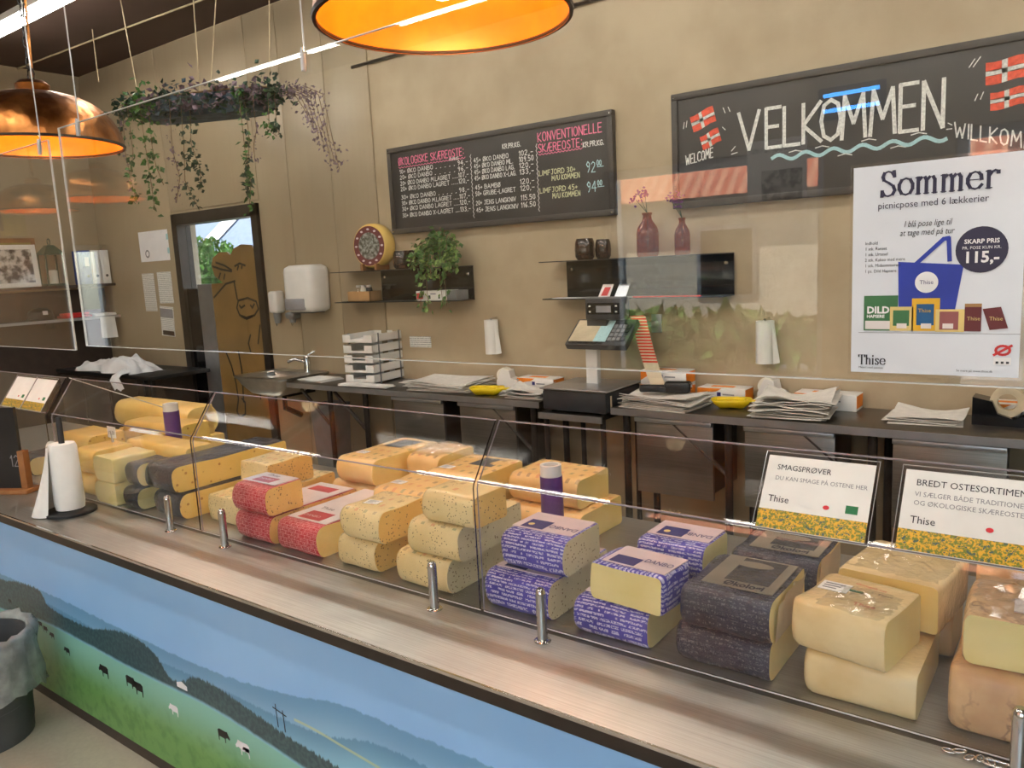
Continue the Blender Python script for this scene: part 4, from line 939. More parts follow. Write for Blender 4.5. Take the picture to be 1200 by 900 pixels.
# left part: holey yellow cheeses in dark film
def hol(label, *a, **k): return cheese('holey_yellow_cheese', label, *a, 'wrap_plainnavy', 'paste_holes', skinname='dark_film', **k)
hol('long holey yellow cheese in dark film, bottom of its pair', -2.945, -2.75, 1.53, 2.06, CT, .098, seed=50)
hol('long holey yellow cheese in dark film, top of its pair', -2.985, -2.78, 1.525, 2.06, CT + .10, .10, seed=51)
cheese('holey_yellow_cheese', 'short pale cheese in dark film, bottom of its pair', -3.155, -3.03, 1.515, 1.68, CT, .088, 'wrap_plainnavy', 'paste_pale', seed=52, skinname='dark_film')
cheese('holey_yellow_cheese', 'short pale cheese in dark film, top of its pair', -3.15, -3.04, 1.53, 1.68, CT + .09, .096, 'wrap_plainnavy', 'paste_plain', seed=53, skinname='dark_film')
def pale(label, *a, **k): return cheese('pale_cheese_block', label, *a, k.pop('skin', 'rind_yellow'), k.pop('paste', 'paste_pale'), rot=k.pop('rot', -PI / 2), **k)
pale('pale cut cheese at the bottom beside the dark film pair', -3.365, -3.175, 1.515, 1.69, CT, .092, seed=54, skin='paste_pale')
pale('pale cut cheese at the top beside the dark film pair', -3.36, -3.17, 1.52, 1.69, CT + .094, .105, seed=55, skin='paste_pale')
cheese('pale_cheese_block', 'yellow cheese at the bottom next to the paper towel', -3.57, -3.385, 1.52, 1.70, CT, .095, 'rind_yellow', 'paste_caraway', seed=56)
cheese('pale_cheese_block', 'yellow cheese under the price tag next to the paper towel', -3.555, -3.375, 1.515, 1.70, CT + .097, .11, 'rind_yellow', 'paste_plain', seed=57)
cheese('yellow_cheese_slab', 'long yellow slab behind the pale cut pair', -3.50, -3.01, 1.72, 1.855, CT + .10, .11, 'rind_yellow', 'paste_plain', seed=58, bl=.25)
cheese('yellow_cheese_slab', 'long yellow slab lying under another behind the pale cut pair', -3.50, -3.01, 1.72, 1.86, CT, .098, 'rind_yellow', 'paste_plain', seed=59, bl=.25)
cheese('large_yellow_cheese', 'large yellow cheese at the bottom of the rear stack by the purple roll', -4.0, -3.42, 1.96, 2.12, CT, .10, 'rind_yellow', 'paste_plain', seed=60, bl=.25)
cheese('large_yellow_cheese', 'large yellow cheese at the bottom of the rear stack, behind another', -4.42, -3.66, 2.14, 2.33, CT, .10, 'rind_yellow', 'paste_plain', seed=61, bl=.25)
cheese('large_yellow_cheese', 'large holey yellow cheese on top of the rear stack behind the purple roll', -3.98, -3.43, 1.955, 2.11, CT + .102, .115, 'rind_yellow', 'paste_holes', seed=62, bl=.3, taper=.02)
cheese('large_yellow_cheese', 'round-backed long yellow cheese on top at the very back of the rear stack', -4.45, -3.70, 2.15, 2.33, CT + .102, .15, 'rind_yellow', 'paste_plain', seed=63, bl=.5, round_back=True)
cheese('orange_cheese_block', 'deep orange cheese at the bottom behind the paper towel', -4.05, -3.72, 1.66, 1.86, CT, .10, 'rind_orange', 'paste_plain', seed=64)
cheese('orange_cheese_block', 'deep orange cheese on top of another behind the paper towel', -4.02, -3.72, 1.66, 1.84, CT + .102, .105, 'rind_yellow', 'paste_holes', seed=65)
cheese('pale_cheese_block', 'dark-filmed cheese in the end section behind the chalkboard stand', -4.3, -4.09, 1.55, 1.75, CT, .09, 'wrap_plainnavy', 'paste_pale', seed=66)
cheese('caraway_cheese', 'small pale speckled caraway block beside the long red wrapper', -2.685, -2.475, 1.60, 1.80, CT, .10, 'rind_caraway', 'paste_caraway_pale', seed=67, bl=.1)
cheese('caraway_cheese', 'speckled caraway block under the holey one behind the red wrappers', -2.66, -2.47, 1.83, 2.05, CT, .10, 'rind_caraway', 'paste_caraway', seed=68, bl=.1)
cheese('caraway_cheese', 'speckled block with reddish seeds on another behind the short red wrapper', -2.66, -2.475, 1.735, 1.95, CT + .101, .10, 'rind_caraway', 'paste_caraway', seed=69, bl=.1)
# price tag, purple rolls
t = thing('price_tag', 'small white price tag standing in front of the large yellow cheeses', 'price tag', (-3.47, 1.66, CT + .229))
B().box(-.035, .035, -.001, .001, .0, .05).build('card', 'paper', t); text('19,50', .024, 'ink', t, (0, -.0016, .015), align='CENTER')
box('clip', 'edge', (-.004, .004, -.004, .004, -.02, .02), t)
for x, y, z0, h, lb in ((-1.335, 1.945, CT, .285, 'purple film roll with a white core standing behind the blue wrappers'), (-3.405, 1.908, CT, .345, 'purple film roll with a white core in front of the large yellow cheeses')):
    r = thing('film_roll', lb, 'roll', (x, y, z0), 0, 'purple film rolls on the deck')
    B().lathe([(.035, 0), (.035, h - .035)], 24).build('film', 'purple_roll', r, smooth=50)
    B().lathe([(.033, h - .035), (.033, h), (.024, h), (.024, h - .03)], 24).build('core', 'white_plastic', r, smooth=50)

# ------------------------------------------------------------------ things on the ledge
t = thing('paper_towel_holder', 'black paper towel holder with a white roll on the steel ledge', 'towel holder', (-3.285, 1.372, CT))
B().lathe([(.095, 0), (.095, .010), (.088, .016), (.02, .018)], 40).build('base', 'black', t, smooth=40)
B().lathe([(.011, .015), (.011, .385), (.008, .39)], 16).build('pole', 'black', t, smooth=50)
B().lathe([(.018, .02), (.052, .02), (.056, .05), (.052, .27), (.046, .285), (.018, .285)], 32).build('roll', 'paper', t, smooth=40)
sh = B(); n = 12; vs = []; K = 9
for i in range(n):
    f = i / (n - 1)
    for j in range(K):
        g = j / (K - 1); a = 3.1 + g * 1.7
        rr = .0575 + .085 * f ** 1.3 * math.sin(PI * (g * .75 + .12)); vs.append((rr * math.cos(a), rr * math.sin(a), .283 - .279 * f + .010 * math.sin(g * 6) * (1 - f)))
sh.add(vs, [(i * K + j, i * K + j + 1, i * K + K + 1 + j, i * K + K + j) for i in range(n - 1) for j in range(K - 1)]).build('loose_sheet', 'paper', t, smooth=True)
t = thing('chalkboard_stand', 'small black chalkboard standing in a wooden foot on the steel ledge', 'chalkboard', (-3.86, 1.395, CT), .5)
B().box(-.14, .09, -.045, .045, 0, .02, ch=.003).build('foot', 'wood', t, smooth=40)
B().box(.045, .075, -.018, .018, .02, .19, ch=.002).build('upright', 'wood', t, smooth=40)
B().box(-.14, .05, -.008, .008, .02, .385).build('board', 'chalkboard', t)
chalk('12', .05, .0, .12, 'ink_grey', t, .004, y=-.0086)
# snap chain by the last post
t = thing('snap_chain', 'short steel chain with a snap hook lying on the ledge at the last post', 'chain', (-.135, 1.475, CT))
for i in range(5):
    a0 = .5 * i; cx = -.045 + i * .016
    B().tube([(cx + .011 * math.cos(q) * math.cos(a0) - .006 * math.sin(q) * math.sin(a0), .011 * math.cos(q) * math.sin(a0) + .006 * math.sin(q) * math.cos(a0) + .004 * math.sin(i * 2), .004 + .003 * (i % 2)) for q in [k * PI / 5 for k in range(10)]], .0018, 6, True).build('link', 'chrome', t, smooth=True)
B().tube([(.03 + .028 * math.cos(q), .0095 * math.sin(q), .004) for q in [k * PI / 8 for k in range(16)]], .0024, 6, True).build('snap_hook', 'chrome', t, smooth=True)
# waste bin
t = thing('waste_bin', 'grey plastic bin with a clear bag over its rim on the floor', 'bin', (-3.36, .985, 0))
B().lathe([(.165, 0), (.172, .14), (.176, .143), (.18, .28), (.184, .283), (.188, .40), (.182, .40), (.17, .05), (.01, .04)], 36, caps=False).build('bin_body', 'black_bin', t, smooth=30)
bg = B(); n = 48; vs = []
rn = random.Random(4)
for k, (rr, z) in enumerate(((.175, .22), (.186, .40), (.200, .43), (.214, .405), (.212, .33), (.216, .24), (.222, .17))):
    for i in range(n):
        q = 2 * PI * i / n; w = .010 * math.sin(i * 2.7 + k) + rn.uniform(-.006, .006) if k > 1 else 0
        vs.append(((rr + w) * math.cos(q), (rr + w) * math.sin(q), z + (.03 * math.sin(q * 2 + 1) + rn.uniform(-.01, .01) if k > 4 else rn.uniform(-.008, .014))))
bg.add(vs, [(k * n + i, k * n + (i + 1) % n, (k + 1) * n + (i + 1) % n, (k + 1) * n + i) for k in range(6) for i in range(n)]).build('bag', 'bag', t, smooth=True, fix=False)

# ------------------------------------------------------------------ price chalkboard
def board(name, label, x0, x1, z0, z1):
    r = thing(name, label, 'chalkboard', ((x0 + x1) / 2, WY - .03, z0)); w = (x1 - x0) / 2; h = z1 - z0
    box('slate', 'chalkboard', (-w + .02, w - .02, 0, .028, .02, h - .02), r)
    for d in ((-w, w, -.012, .029, 0, .032), (-w, w, -.012, .029, h - .032, h), (-w, -w + .032, -.012, .029, .032, h - .032), (w - .032, w, -.012, .029, .032, h - .032)):
        box('frame_bar', 'dark_frame_trim', d, r, ch=.003)
    for sx in (-1, 1):
        for zz in (.016, h - .016): B().lathe([(.006, 0), (.004, .003)], 10, mat=Matrix.Translation((sx * (w - .016), -.012, zz)) @ Matrix.Rotation(PI / 2, 4, 'X')).build('screw', 'chrome', r)
    return r
BX0, BX1, BZ0, BZ1 = -3.855, -2.155, 1.932, 2.487
mb = board('price_chalkboard', 'black chalkboard listing cheese prices in chalk', BX0, BX1, BZ0, BZ1)
cx = (BX0 + BX1) / 2
def ck(s, h, x, z, m, w=.0055, fit=None): return chalk(s, h, x - cx, z - BZ0, m, mb, w, fit=fit, y=-.0012)
ck('ØKOLOGISKE SKÆREOSTE:', .046, -3.76, 2.372, 'chalk_pink', .0058, fit=.565)
ck('KONVENTIONELLE', .048, -2.645, 2.380, 'chalk_pink', .0058, fit=.43)
ck('SKÆREOSTE:', .044, -2.645, 2.320, 'chalk_pink', .0058, fit=.30)
ck('KR.PR.KG.', .026, -2.90, 2.372, 'chalk', .0045); ck('KR.PR.KG.', .026, -2.345, 2.312, 'chalk', .0045); ck('KR.PR.KG', .016, -3.32, 2.352, 'chalk', .003)
z_ = (2.318, 2.281, 2.243, 2.207, 2.153, 2.115, 2.078, 2.036)
for zz, s, pz, f in zip(z_, ('10+ ØKO DANBO', '20+ ØKO DANBO', '20+ ØKO DANBO M.LAGRET', '20+ ØKO DANBO LAGRET', '30+ ØKO DANBO', '30+ ØKO DANBO M.LAGRET', '30+ ØKO DANBO LAGRET', '30+ ØKO DANBO X-LAGRET'), ('94,-', '96,-', '107,-', '120,-', '98,-', '107,-', '120,-', '133,-'), (.30, .29, .44, .43, .31, .44, .44, .45)):
    ck(s, .025, -3.755, zz, 'chalk', .0038, fit=f)
    ck('.' * 5, .025, -3.755 + f + .012, zz, 'chalk', .004, fit=max(.03, .49 - f)); ck(pz, .027, -3.255, zz, 'chalk', .004, fit=.09)
z_ = (2.318, 2.283, 2.248, 2.212, 2.157, 2.119, 2.064, 2.022)
for zz, s, pz, f in zip(z_, ('45+ ØKO DANBO', '45+ ØKO DANBO ML.', '45+ ØKO DANBO LAG.', '45+ ØKO DANBO X-LAG.', '45+ BAMBØ', '50+ GRUBE-LAGRET', '20+ JENS LANGKNIV', '45+ JENS LANGKNIV'), ('102,-', '109.50', '120,-', '133,-', '120,-', '120,-', '115.50', '116.50'), (.27, .30, .31, .32, .20, .31, .31, .325)):
    ck(s, .025, -3.125, zz, 'chalk', .0038, fit=f); ck(pz, .028, -2.785, zz, 'chalk', .0042, fit=.11)
for zz, s, f, xx in ((2.19, 'LIMFJORD 30+', .25, -2.645), (2.155, 'M/U KOMMEN', .19, -2.56), (2.092, 'LIMFJORD 45+', .26, -2.645), (2.056, 'M/U KOMMEN', .19, -2.56)): ck(s, .027, xx, zz, 'chalk_yellow', .0045, fit=f)
for zz, s in ((2.175, '92'), (2.068, '94')): ck(s, .055, -2.33, zz, 'chalk_blue', .005); ck('00', .028, -2.262, zz + .03, 'chalk_blue', .0045)
B().strokes([[(-2.26 - cx, zz - BZ0), (-2.22 - cx, zz - BZ0)] for zz in (2.199, 2.092)], .004, -.0012).build('chalk_underline', 'chalk_blue', mb, fix=False)
def wavy(x0, x1, z, n, a, sl=0): return [(x0 + (x1 - x0) * i / n - cx, z + a * (-1) ** i - BZ0) for i in range(n + 1)]
B().strokes([wavy(-3.76, -3.19, 2.356, 44, .004), wavy(-2.645, -2.35, 2.308, 26, .004)], .004, -.0012).build('chalk_underline', 'chalk_pink', mb, fix=False)
B().strokes([[(xx - cx + .004 * (-1) ** i, 1.99 - BZ0 + .38 * i / 30) for i in range(31)] for xx in (-3.148, -2.657)], .0035, -.0012).build('chalk_divider', 'chalk', mb, fix=False)

# ------------------------------------------------------------------ welcome chalkboard
VX0, VX1, VZ0, VZ1 = -1.812, .05, 1.935, 2.503
vb = board('welcome_chalkboard', 'black chalkboard lettered VELKOMMEN with little red and white flags', VX0, VX1, VZ0, VZ1)
vx = (VX0 + VX1) / 2
for ch_, x, wd, zb, hh in (('V', -1.462, .10, 2.187, .175), ('E', -1.328, .07, 2.183, .18), ('L', -1.243, .07, 2.183, .175), ('K', -1.155, .08, 2.183, .175), ('O', -1.075, .085, 2.183, .175), ('M', -.985, .10, 2.179, .185), ('M', -.865, .10, 2.179, .19), ('E', -.745, .07, 2.179, .195), ('N', -.655, .075, 2.177, .195)):
    g = GL[ch_]; st = [[tuple(map(float, q.split(','))) for q in s.split()] for s in g.split('/')]; mw = max(q[0] for s in st for q in s)
    L = [[(x - vx + q[0] / mw * wd, zb - VZ0 + q[1] * hh) for q in s] for s in st]
    B().strokes(L, .0165, -.0012).build('chalk_letter', 'chalk', vb, fix=False); 
B().strokes([[(-1.30 + .735 * i / 60 - vx, 2.132 + .012 * math.sin(i * .62) - VZ0) for i in range(61)]], .016, -.0012).build('chalk_wave', 'chalk_blue', vb, fix=False)
B().strokes([[(x - vx, z - VZ0), (x + .03 - vx, z + .006 - VZ0), (x + .06 - vx, z - .002 - VZ0)] for x, z in ((-1.22, 2.15), (-1.1, 2.155), (-1.0, 2.108), (-.9, 2.16), (-.78, 2.115), (-.7, 2.16))], .0045, -.0012).build('chalk_dashes', 'chalk', vb, fix=False)
def flag(x, z, w, h, a):
    m = lambda u, v: (x - vx + (u * w) * math.cos(a) - (v * h) * math.sin(a), -.0012, z - VZ0 + (u * w) * math.sin(a) + (v * h) * math.cos(a) + .006 * math.sin(u * 5))
    f = B()
    for (u0, u1) in ((-.5, -.12), (.0, .5)):
        for (v0, v1) in ((-.5, -.1), (.1, .5)): f.add([m(u0, v0), m((u0 + u1) / 2, v0), m(u1, v0), m(u1, v1), m((u0 + u1) / 2, v1), m(u0, v1)], [(0, 1, 4, 5), (1, 2, 3, 4)])
    o = f.build('chalk_flag', 'chalk_red', vb, fix=False)
    B().add([m(-.13, -.5), m(.01, -.5), m(.01, .5), m(-.13, .5), m(-.5, -.11), m(.5, -.11), m(.5, .11), m(-.5, .11)], [(0, 1, 2, 3), (4, 5, 6, 7)]).build('flag_cross', 'chalk', o, fix=False)
flag(-1.645, 2.362, .125, .078, .25); flag(-1.607, 2.262, .10, .068, .28); flag(-.355, 2.368, .15, .088, .02); flag(-.345, 2.257, .13, .07, .03)
B().strokes([[(a - vx, b - VZ0), (c2 - vx, d2 - VZ0)] for a, b, c2, d2 in ((-1.745, 2.36, -1.75, 2.33), (-1.73, 2.365, -1.735, 2.335), (-1.54, 2.40, -1.53, 2.375), (-1.515, 2.40, -1.505, 2.378), (-1.545, 2.31, -1.53, 2.295), (-.47, 2.43, -.49, 2.40), (-.45, 2.435, -.475, 2.40), (-.455, 2.29, -.465, 2.265), (-.435, 2.295, -.445, 2.268), (-1.50, 2.19, -1.48, 2.21), (-1.50, 2.175, -1.47, 2.18), (-.56, 2.19, -.545, 2.18), (-.565, 2.165, -.545, 2.165))], .004, -.0012).build('chalk_ticks', 'chalk', vb, fix=False)
gl, _ = glyphs('WELCOME', .045, 0, 0, .62)
B().strokes([[(-1.74 + px - vx, 2.150 + pz + px * .16 - VZ0) for px, pz in s] for s in gl], .005, -.0012).build('chalk_lettering', 'chalk', vb, fix=False)
gl, xe = glyphs('WILLKOMMEN', .06, 0, 0, .85)
B().strokes([[(-.535 + px - vx, 2.130 + pz - px * .30 - VZ0) for px, pz in s] for s in gl], .006, -.0012).build('chalk_lettering', 'chalk', vb, fix=False)

# ------------------------------------------------------------------ black wall shelves
def shelf(label, x0, x1, xl, z0=1.485, z1=1.70):
    r = thing('wall_shelf', label, 'shelf', ((x0 + x1) / 2, WY, z0), 0, 'black metal wall shelves'); w = (x1 - x0) / 2; a = xl - (x0 + x1) / 2
    box('back_plate', 'black_gloss', (-w, w, -.024, -.014, 0, z1 - z0), r, ch=.002)
    box('ledge', 'black', (a, w, -.20, -.014, z1 - z0 - .006, z1 - z0), r)
    box('ledge', 'black', (a, w, -.18, -.014, 0, .006), r)
    for s in (-1, 1): B().lathe([(.012, 0), (.008, .006)], 12, mat=Matrix.Translation((s * (w - .04), -.024, z1 - z0 - .05)) @ Matrix.Rotation(PI / 2, 4, 'X')).build('bolt', 'chrome', r)
shelf('black metal wall shelf carrying the cheese wheel and trailing plant', -4.01, -3.19, -4.33)
shelf('black metal wall shelf carrying two amber bottles', -2.49, -1.495, -2.56)
SZ = 1.70
# cheese wheel on edge
t = thing('cheese_wheel', 'yellow cheese wheel with a dark red rim label standing on the wall shelf', 'cheese', (-3.985, 3.785, SZ), .12)
mt = Matrix.Translation((0, .03, .163)) @ Matrix.Rotation(PI / 2, 4, 'X')
B().lathe([(.02, -.055), (.135, -.055), (.147, -.04), (.15, 0), (.147, .04), (.135, .055), (.02, .055)], 44, mat=mt).build('wheel', 'rind_yellow', t, smooth=40)
def ring(r0, r1, y, m, nm, n=44):
    b = B(); b.add([(r * math.cos(2 * PI * i / n), y, .163 + r * math.sin(2 * PI * i / n)) for r in (r0, r1) for i in range(n)], [(i, (i + 1) % n, n + (i + 1) % n, n + i) for i in range(n)]); return b.build(nm, m, t, fix=False)
ring(.09, .132, -.0262, 'poster_brown', 'rim_label'); ring(.0005, .09, -.0260, 'lake', 'picture_label').location = (0, 0, 0)
for i in range(12): a = i * PI / 6; B().add([(.111 * math.cos(a) + .012 * math.cos(q), -.0268, .163 + .111 * math.sin(a) + .007 * math.sin(q)) for q in [k * PI / 4 for k in range(8)]], [tuple(range(8))]).build('rim_mark', 'lab_pink', t, fix=False)
for s in (-1, 1): B().box(s * .06 - .01, s * .06 + .01, -.05, .09, 0, .045, ch=.003).build('stand_foot', 'wood', t)
# ribbed tealight glasses
def tealight(x, y, label, rr=.048, hh=.10):
    t = thing('tealight_glass', label, 'candle holder', (x, y, SZ), 0, 'brown ribbed tealight glasses')
    N = 40; vs = []; pr = [(.74, 0), (.95, .15), (1.0, .45), (.95, .8), (.80, 1.0)]
    for k, z in pr:
        for i in range(N): a = 2 * PI * i / N; q = rr * k * (1 + .04 * (i % 2)); vs.append((q * math.cos(a), q * math.sin(a), z * hh))
    b = B().add(vs, [(j * N + i, j * N + (i + 1) % N, (j + 1) * N + (i + 1) % N, (j + 1) * N + i) for j in range(4) for i in range(N)] + [tuple(range(N))]); b.build('glass', 'smoke', t, smooth=True)
    B().lathe([(.02, .006), (.02, .022), (.005, .024)], 14).build('candle', 'ivory', t); B().tube([(0, 0, .022), (.001, 0, .033)], .0012, 5).build('wick', 'black', t)
tealight(-3.725, 3.80, 'brown ribbed tealight glass next to the cheese wheel', .056, .118)
tealight(-3.605, 3.80, 'brown ribbed tealight glass next to the trailing plant', .05, .116)
tealight(-2.315, 3.80, 'brown ribbed tealight glass at the end of the bottle shelf', .055, .115)
tealight(-2.205, 3.81, 'brown ribbed tealight glass next to the taller amber bottle', .042, .105)
# amber bottles
def bottle(x, y, h, r0, label, n=7, sd=1):
    t = thing('amber_bottle', label, 'bottle', (x, y, SZ), 0, 'amber bottles with flowers')
    B().lathe([(r0 * .9, 0), (r0, .01), (r0, h * .55), (r0 * .9, h * .66), (r0 * .42, h * .84), (r0 * .38, h * .95), (r0 * .46, h * .955), (r0 * .46, h)], 24, caps=False).build('glass', 'amber', t, smooth=True)
    B().lathe([(.001, .004), (r0 * .9, .004)], 24, caps=False).build('bottom', 'amber', t)
    rn = random.Random(sd); st = B(); fl = B()
    for k in range(3):
        a = rn.uniform(0, 6); e = (.045 * math.cos(a) - .05, .03 * math.sin(a), h + rn.uniform(.04, .11))
        st.tube([(0, 0, .04), (0, 0, h), e], .002, 4)
        for q in range(14):
            c = Vector(e) + Vector((rn.gauss(0, .014), rn.gauss(0, .014), rn.gauss(0, .012))); s_ = rn.uniform(.005, .01)
            fl.add([c + Vector(v) * s_ for v in ((-1, 0, 0), (0, -.4, .8), (1, 0, .2), (0, .4, -.8))], [(0, 1, 2, 3)])
    st.build('stems', 'leaf_dark', t); fl.build('flowers', 'purple', t, fix=False)
bottle(-1.93, 3.80, .225, .058, 'taller amber bottle holding purple flowers on the wall shelf', sd=1)
bottle(-1.735, 3.80, .185, .04, 'slim amber bottle holding purple flowers on the wall shelf', sd=6)
# leaf helpers
def leaf(b, p, d, s, rn, fold=.25):
    d = d.normalized(); sd = d.cross(Vector((rn.uniform(-1, 1), rn.uniform(-1, 1), rn.uniform(.2, 1)))).normalized(); n = sd.cross(d)
    b.add([p, p + d * s * .45 + sd * s * .36 + n * s * fold * .4, p + d * s, p + d * s * .45 - sd * s * .36 + n * s * fold * .4, p + d * s * .5 - n * s * .06], [(0, 4, 1), (4, 2, 1), (0, 3, 4), (4, 3, 2)])
def vine(r, p0, pts, nl, ls, m, seed, name='vine', spread=.03):
    rn = random.Random(seed); b = B(); P = [Vector(p0)] + [Vector(p) for p in pts]
    for i in range(nl):
        f = rn.random() * (len(P) - 1); k = int(f); q = P[k].lerp(P[min(k + 1, len(P) - 1)], f - k) + Vector((rn.gauss(0, spread * .5), rn.gauss(0, spread * .5), rn.gauss(0, spread * .4)))
        leaf(b, q, Vector((rn.uniform(-1, 1), rn.uniform(-1, .3), rn.uniform(-1.4, .3))), ls * rn.uniform(.6, 1.2), rn)
    o = b.build(name, m, r, fix=False); o['kind'] = 'stuff'
    B().tube(P, .0022, 4).build('vine_stem', 'stem', o)
# trailing shelf plant
t = thing('trailing_plant', 'bushy trailing pothos plant spilling over the black wall shelf', 'plant', (-3.345, 3.80, SZ))
B().lathe([(.06, 0), (.075, .11), (.07, .11), (.06, .09), (.01, .09)], 24, caps=False).build('pot', 'dark_plastic', t, smooth=40)
rn = random.Random(12)
for k in range(16):
    x = -.17 + .025 * k + rn.uniform(-.02, .02); top = .16 + .10 * rn.random() - abs(x) * .3; end = rn.uniform(-.08, .05) if abs(x) > .02 else .0
    if k in (2, 3): end = -.27
    if k in (9, 10): end = -.24
    if k in (14, 15): end = -.02; x = .17
    y1 = -.10 - .02 * rn.random()
    vine(t, (0, 0, .1), [(x * .5, -.02, top + .02), (x, y1 * .7, top - .04), (x, y1, (top + end) / 2), (x + rn.uniform(-.02, .02), y1 - .005, end)], 60 if end < -.2 else 46, .042, 'leaf' if k % 3 else 'leaf_light', 100 + k)
# things on the lower ledges
LZ = 1.4915
t = thing('small_crate', 'small cardboard tray holding jars on the lower shelf ledge', 'box', (-4.10, 3.80, LZ))
b = B(); b.box(-.11, .11, -.06, .05, 0, .006); b.box(-.11, .11, -.06, -.055, 0, .07); b.box(-.11, .11, .045, .05, 0, .07); b.box(-.11, -.105, -.06, .05, 0, .07); b.box(.105, .11, -.06, .05, 0, .07); b.build('tray', 'card', t)
for k, (xx, m) in enumerate(((-.05, 'glass'), (.0, 'ivory'), (.055, 'dark_plastic'))):
    j = thing('small_jar', ('clear', 'ivory', 'dark')[k] + ' little jar standing in the cardboard tray on the shelf', 'jar', (-4.10 + xx, 3.79, LZ + .006)); B().lathe([(.022, 0), (.024, .05), (.02, .085), (.012, .095)], 16).build('body', m, j, smooth=40); B().lathe([(.016, .09), (.016, .105)], 16).build('lid', 'white_plastic', j)
t = thing('planter_box', 'low white printed carton on the ledge under the trailing plant', 'box', (-3.38, 3.80, LZ)); B().box(-.17, .08, -.07, .06, 0, .062, ch=.002).build('carton', 'white_plastic', t); box('carton_end', 'grey_plastic', (.081, .16, -.06, .06, 0, .06), t, ch=.002)
box('red_print', 'red', (-.165, -.11, -.0715, -.0705, .012, .05), t)
for xx in (-.06, .02): B().box(xx, xx + .014, -.0715, -.0705, .012, .034).build('figure_print', 'ink', t)
box('text_print', 'ink_blue', (-.045, .0, -.0715, -.0705, .04, .045), t)
for x, m, lb, w in ((-2.175, 'red', 'red and white leaflet propped on the bottle shelf ledge', .05), (-2.075, 'ink_grey', 'grey glossy leaflet holder propped on the bottle shelf ledge', .05)):
    t = thing('leaflet', lb, 'leaflet', (x, 3.765, LZ)); B().add([(-w * .7, -.02, 0), (w * .7, -.02, 0), (w * .8, .025, .07), (-w * .5, .025, .07), (-w * .7, -.016, 0), (w * .7, -.016, 0), (w * .8, .029, .07), (-w * .5, .029, .07)], [(0, 1, 2, 3), (7, 6, 5, 4), (0, 4, 5, 1), (2, 6, 7, 3), (1, 5, 6, 2), (0, 3, 7, 4)]).build('sheet', 'lab_white' if m == 'red' else 'alu', t)
    if m == 'red': B().add([(-.018, -.0165, .01), (.022, -.0165, .01), (.03, .014, .055), (-.008, .014, .055)], [(0, 1, 2, 3)]).build('red_print', 'red', t, fix=False)
t = box('red_strip', 'red', (-1.98, -1.60, 3.712, 3.722, LZ, LZ + .006)); tag(t, 'thin red strip lying along the bottle shelf ledge', 'strip')
t = box('paper_strip', 'paper', (-2.5, -2.26, 3.73, 3.80, LZ, LZ + .002)); tag(t, 'white slip of paper lying on the bottle shelf ledge', 'paper')

# ------------------------------------------------------------------ wall fittings
t = thing('towel_dispenser', 'white rounded paper towel dispenser on the tan wall', 'dispenser', (-4.70, WY - .012, 1.42))
B().box(-.158, .158, -.20, 0, 0, .345, ch=.045).build('cover', 'white_plastic', t, smooth=60)
B().box(-.14, .085, -.206, -.15, .02, .105, ch=.008).build('window_strip', 'ink_grey', t, smooth=40); box('slot', 'dark_plastic', (-.12, .12, -.17, -.05, -.004, .004), t)
for x, z, lb, m in ((-5.145, 1.33, 'clear soap dispenser with a white pump beside the door', 'white_plastic'), (-4.96, 1.335, 'short soap pump fixed below the paper towel dispenser', 'grey_plastic')):
    t = thing('soap_dispenser', lb, 'dispenser', (x, WY - .012, z)); B().box(-.05, .05, -.09, 0, (.08 if m == 'white_plastic' else .03), (.25 if m == 'white_plastic' else .082), ch=.02).build('bottle', m, t, smooth=50)
    B().lathe([(.022, .0), (.03, .05), (.03, .09 if m == 'white_plastic' else .06)], 16, (0, -.05, 0)).build('pump', 'grey_plastic', t, smooth=40); B().lathe([(.006, -.02), (.008, .0)], 10, (0, -.06, 0)).build('nozzle', 'chrome', t)
t = thing('wall_card', 'small white notice stuck on the wall above the letter trays', 'notice', (-3.70, WY - .004, 1.168)); box('card', 'print', (-.097, .097, 0, .004, 0, .075), t)
def roll(x, label):
    t = thing('paper_roll', label, 'paper roll', (x, WY - .06, 1.15)); B().lathe([(.016, 0), (.044, 0), (.044, .21), (.016, .21)], 24, caps=False).build('roll', 'white_plastic', t, smooth=40)
    B().add([(.04, -.02, .21), (.044, 0, .21), (.075, -.005, .005), (.05, -.03, .0)], [(0, 1, 2, 3)]).build('loose_end', 'paper', t, fix=False); B().tube([(0, 0, -.01), (0, 0, .22), (0, .06, .22)], .006, 6).build('holder', 'chrome', t)
roll(-3.035, 'white paper roll hung on the wall above the yellow scoop'); roll(-1.325, 'white paper roll hung on the wall beside the white tape dispenser')
t = thing('wall_bracket', 'short steel pipe bracket on the wall behind the scale', 'bracket', (-1.935, WY, 1.34)); box('plate', 'alu', (-.03, .03, -.012, 0, -.05, .05), t, ch=.003)
B().tube([(0, -.01, 0), (0, -.07, 0), (-.11, -.07, 0)], .016, 12).build('pipe', 'alu', t, smooth=50)
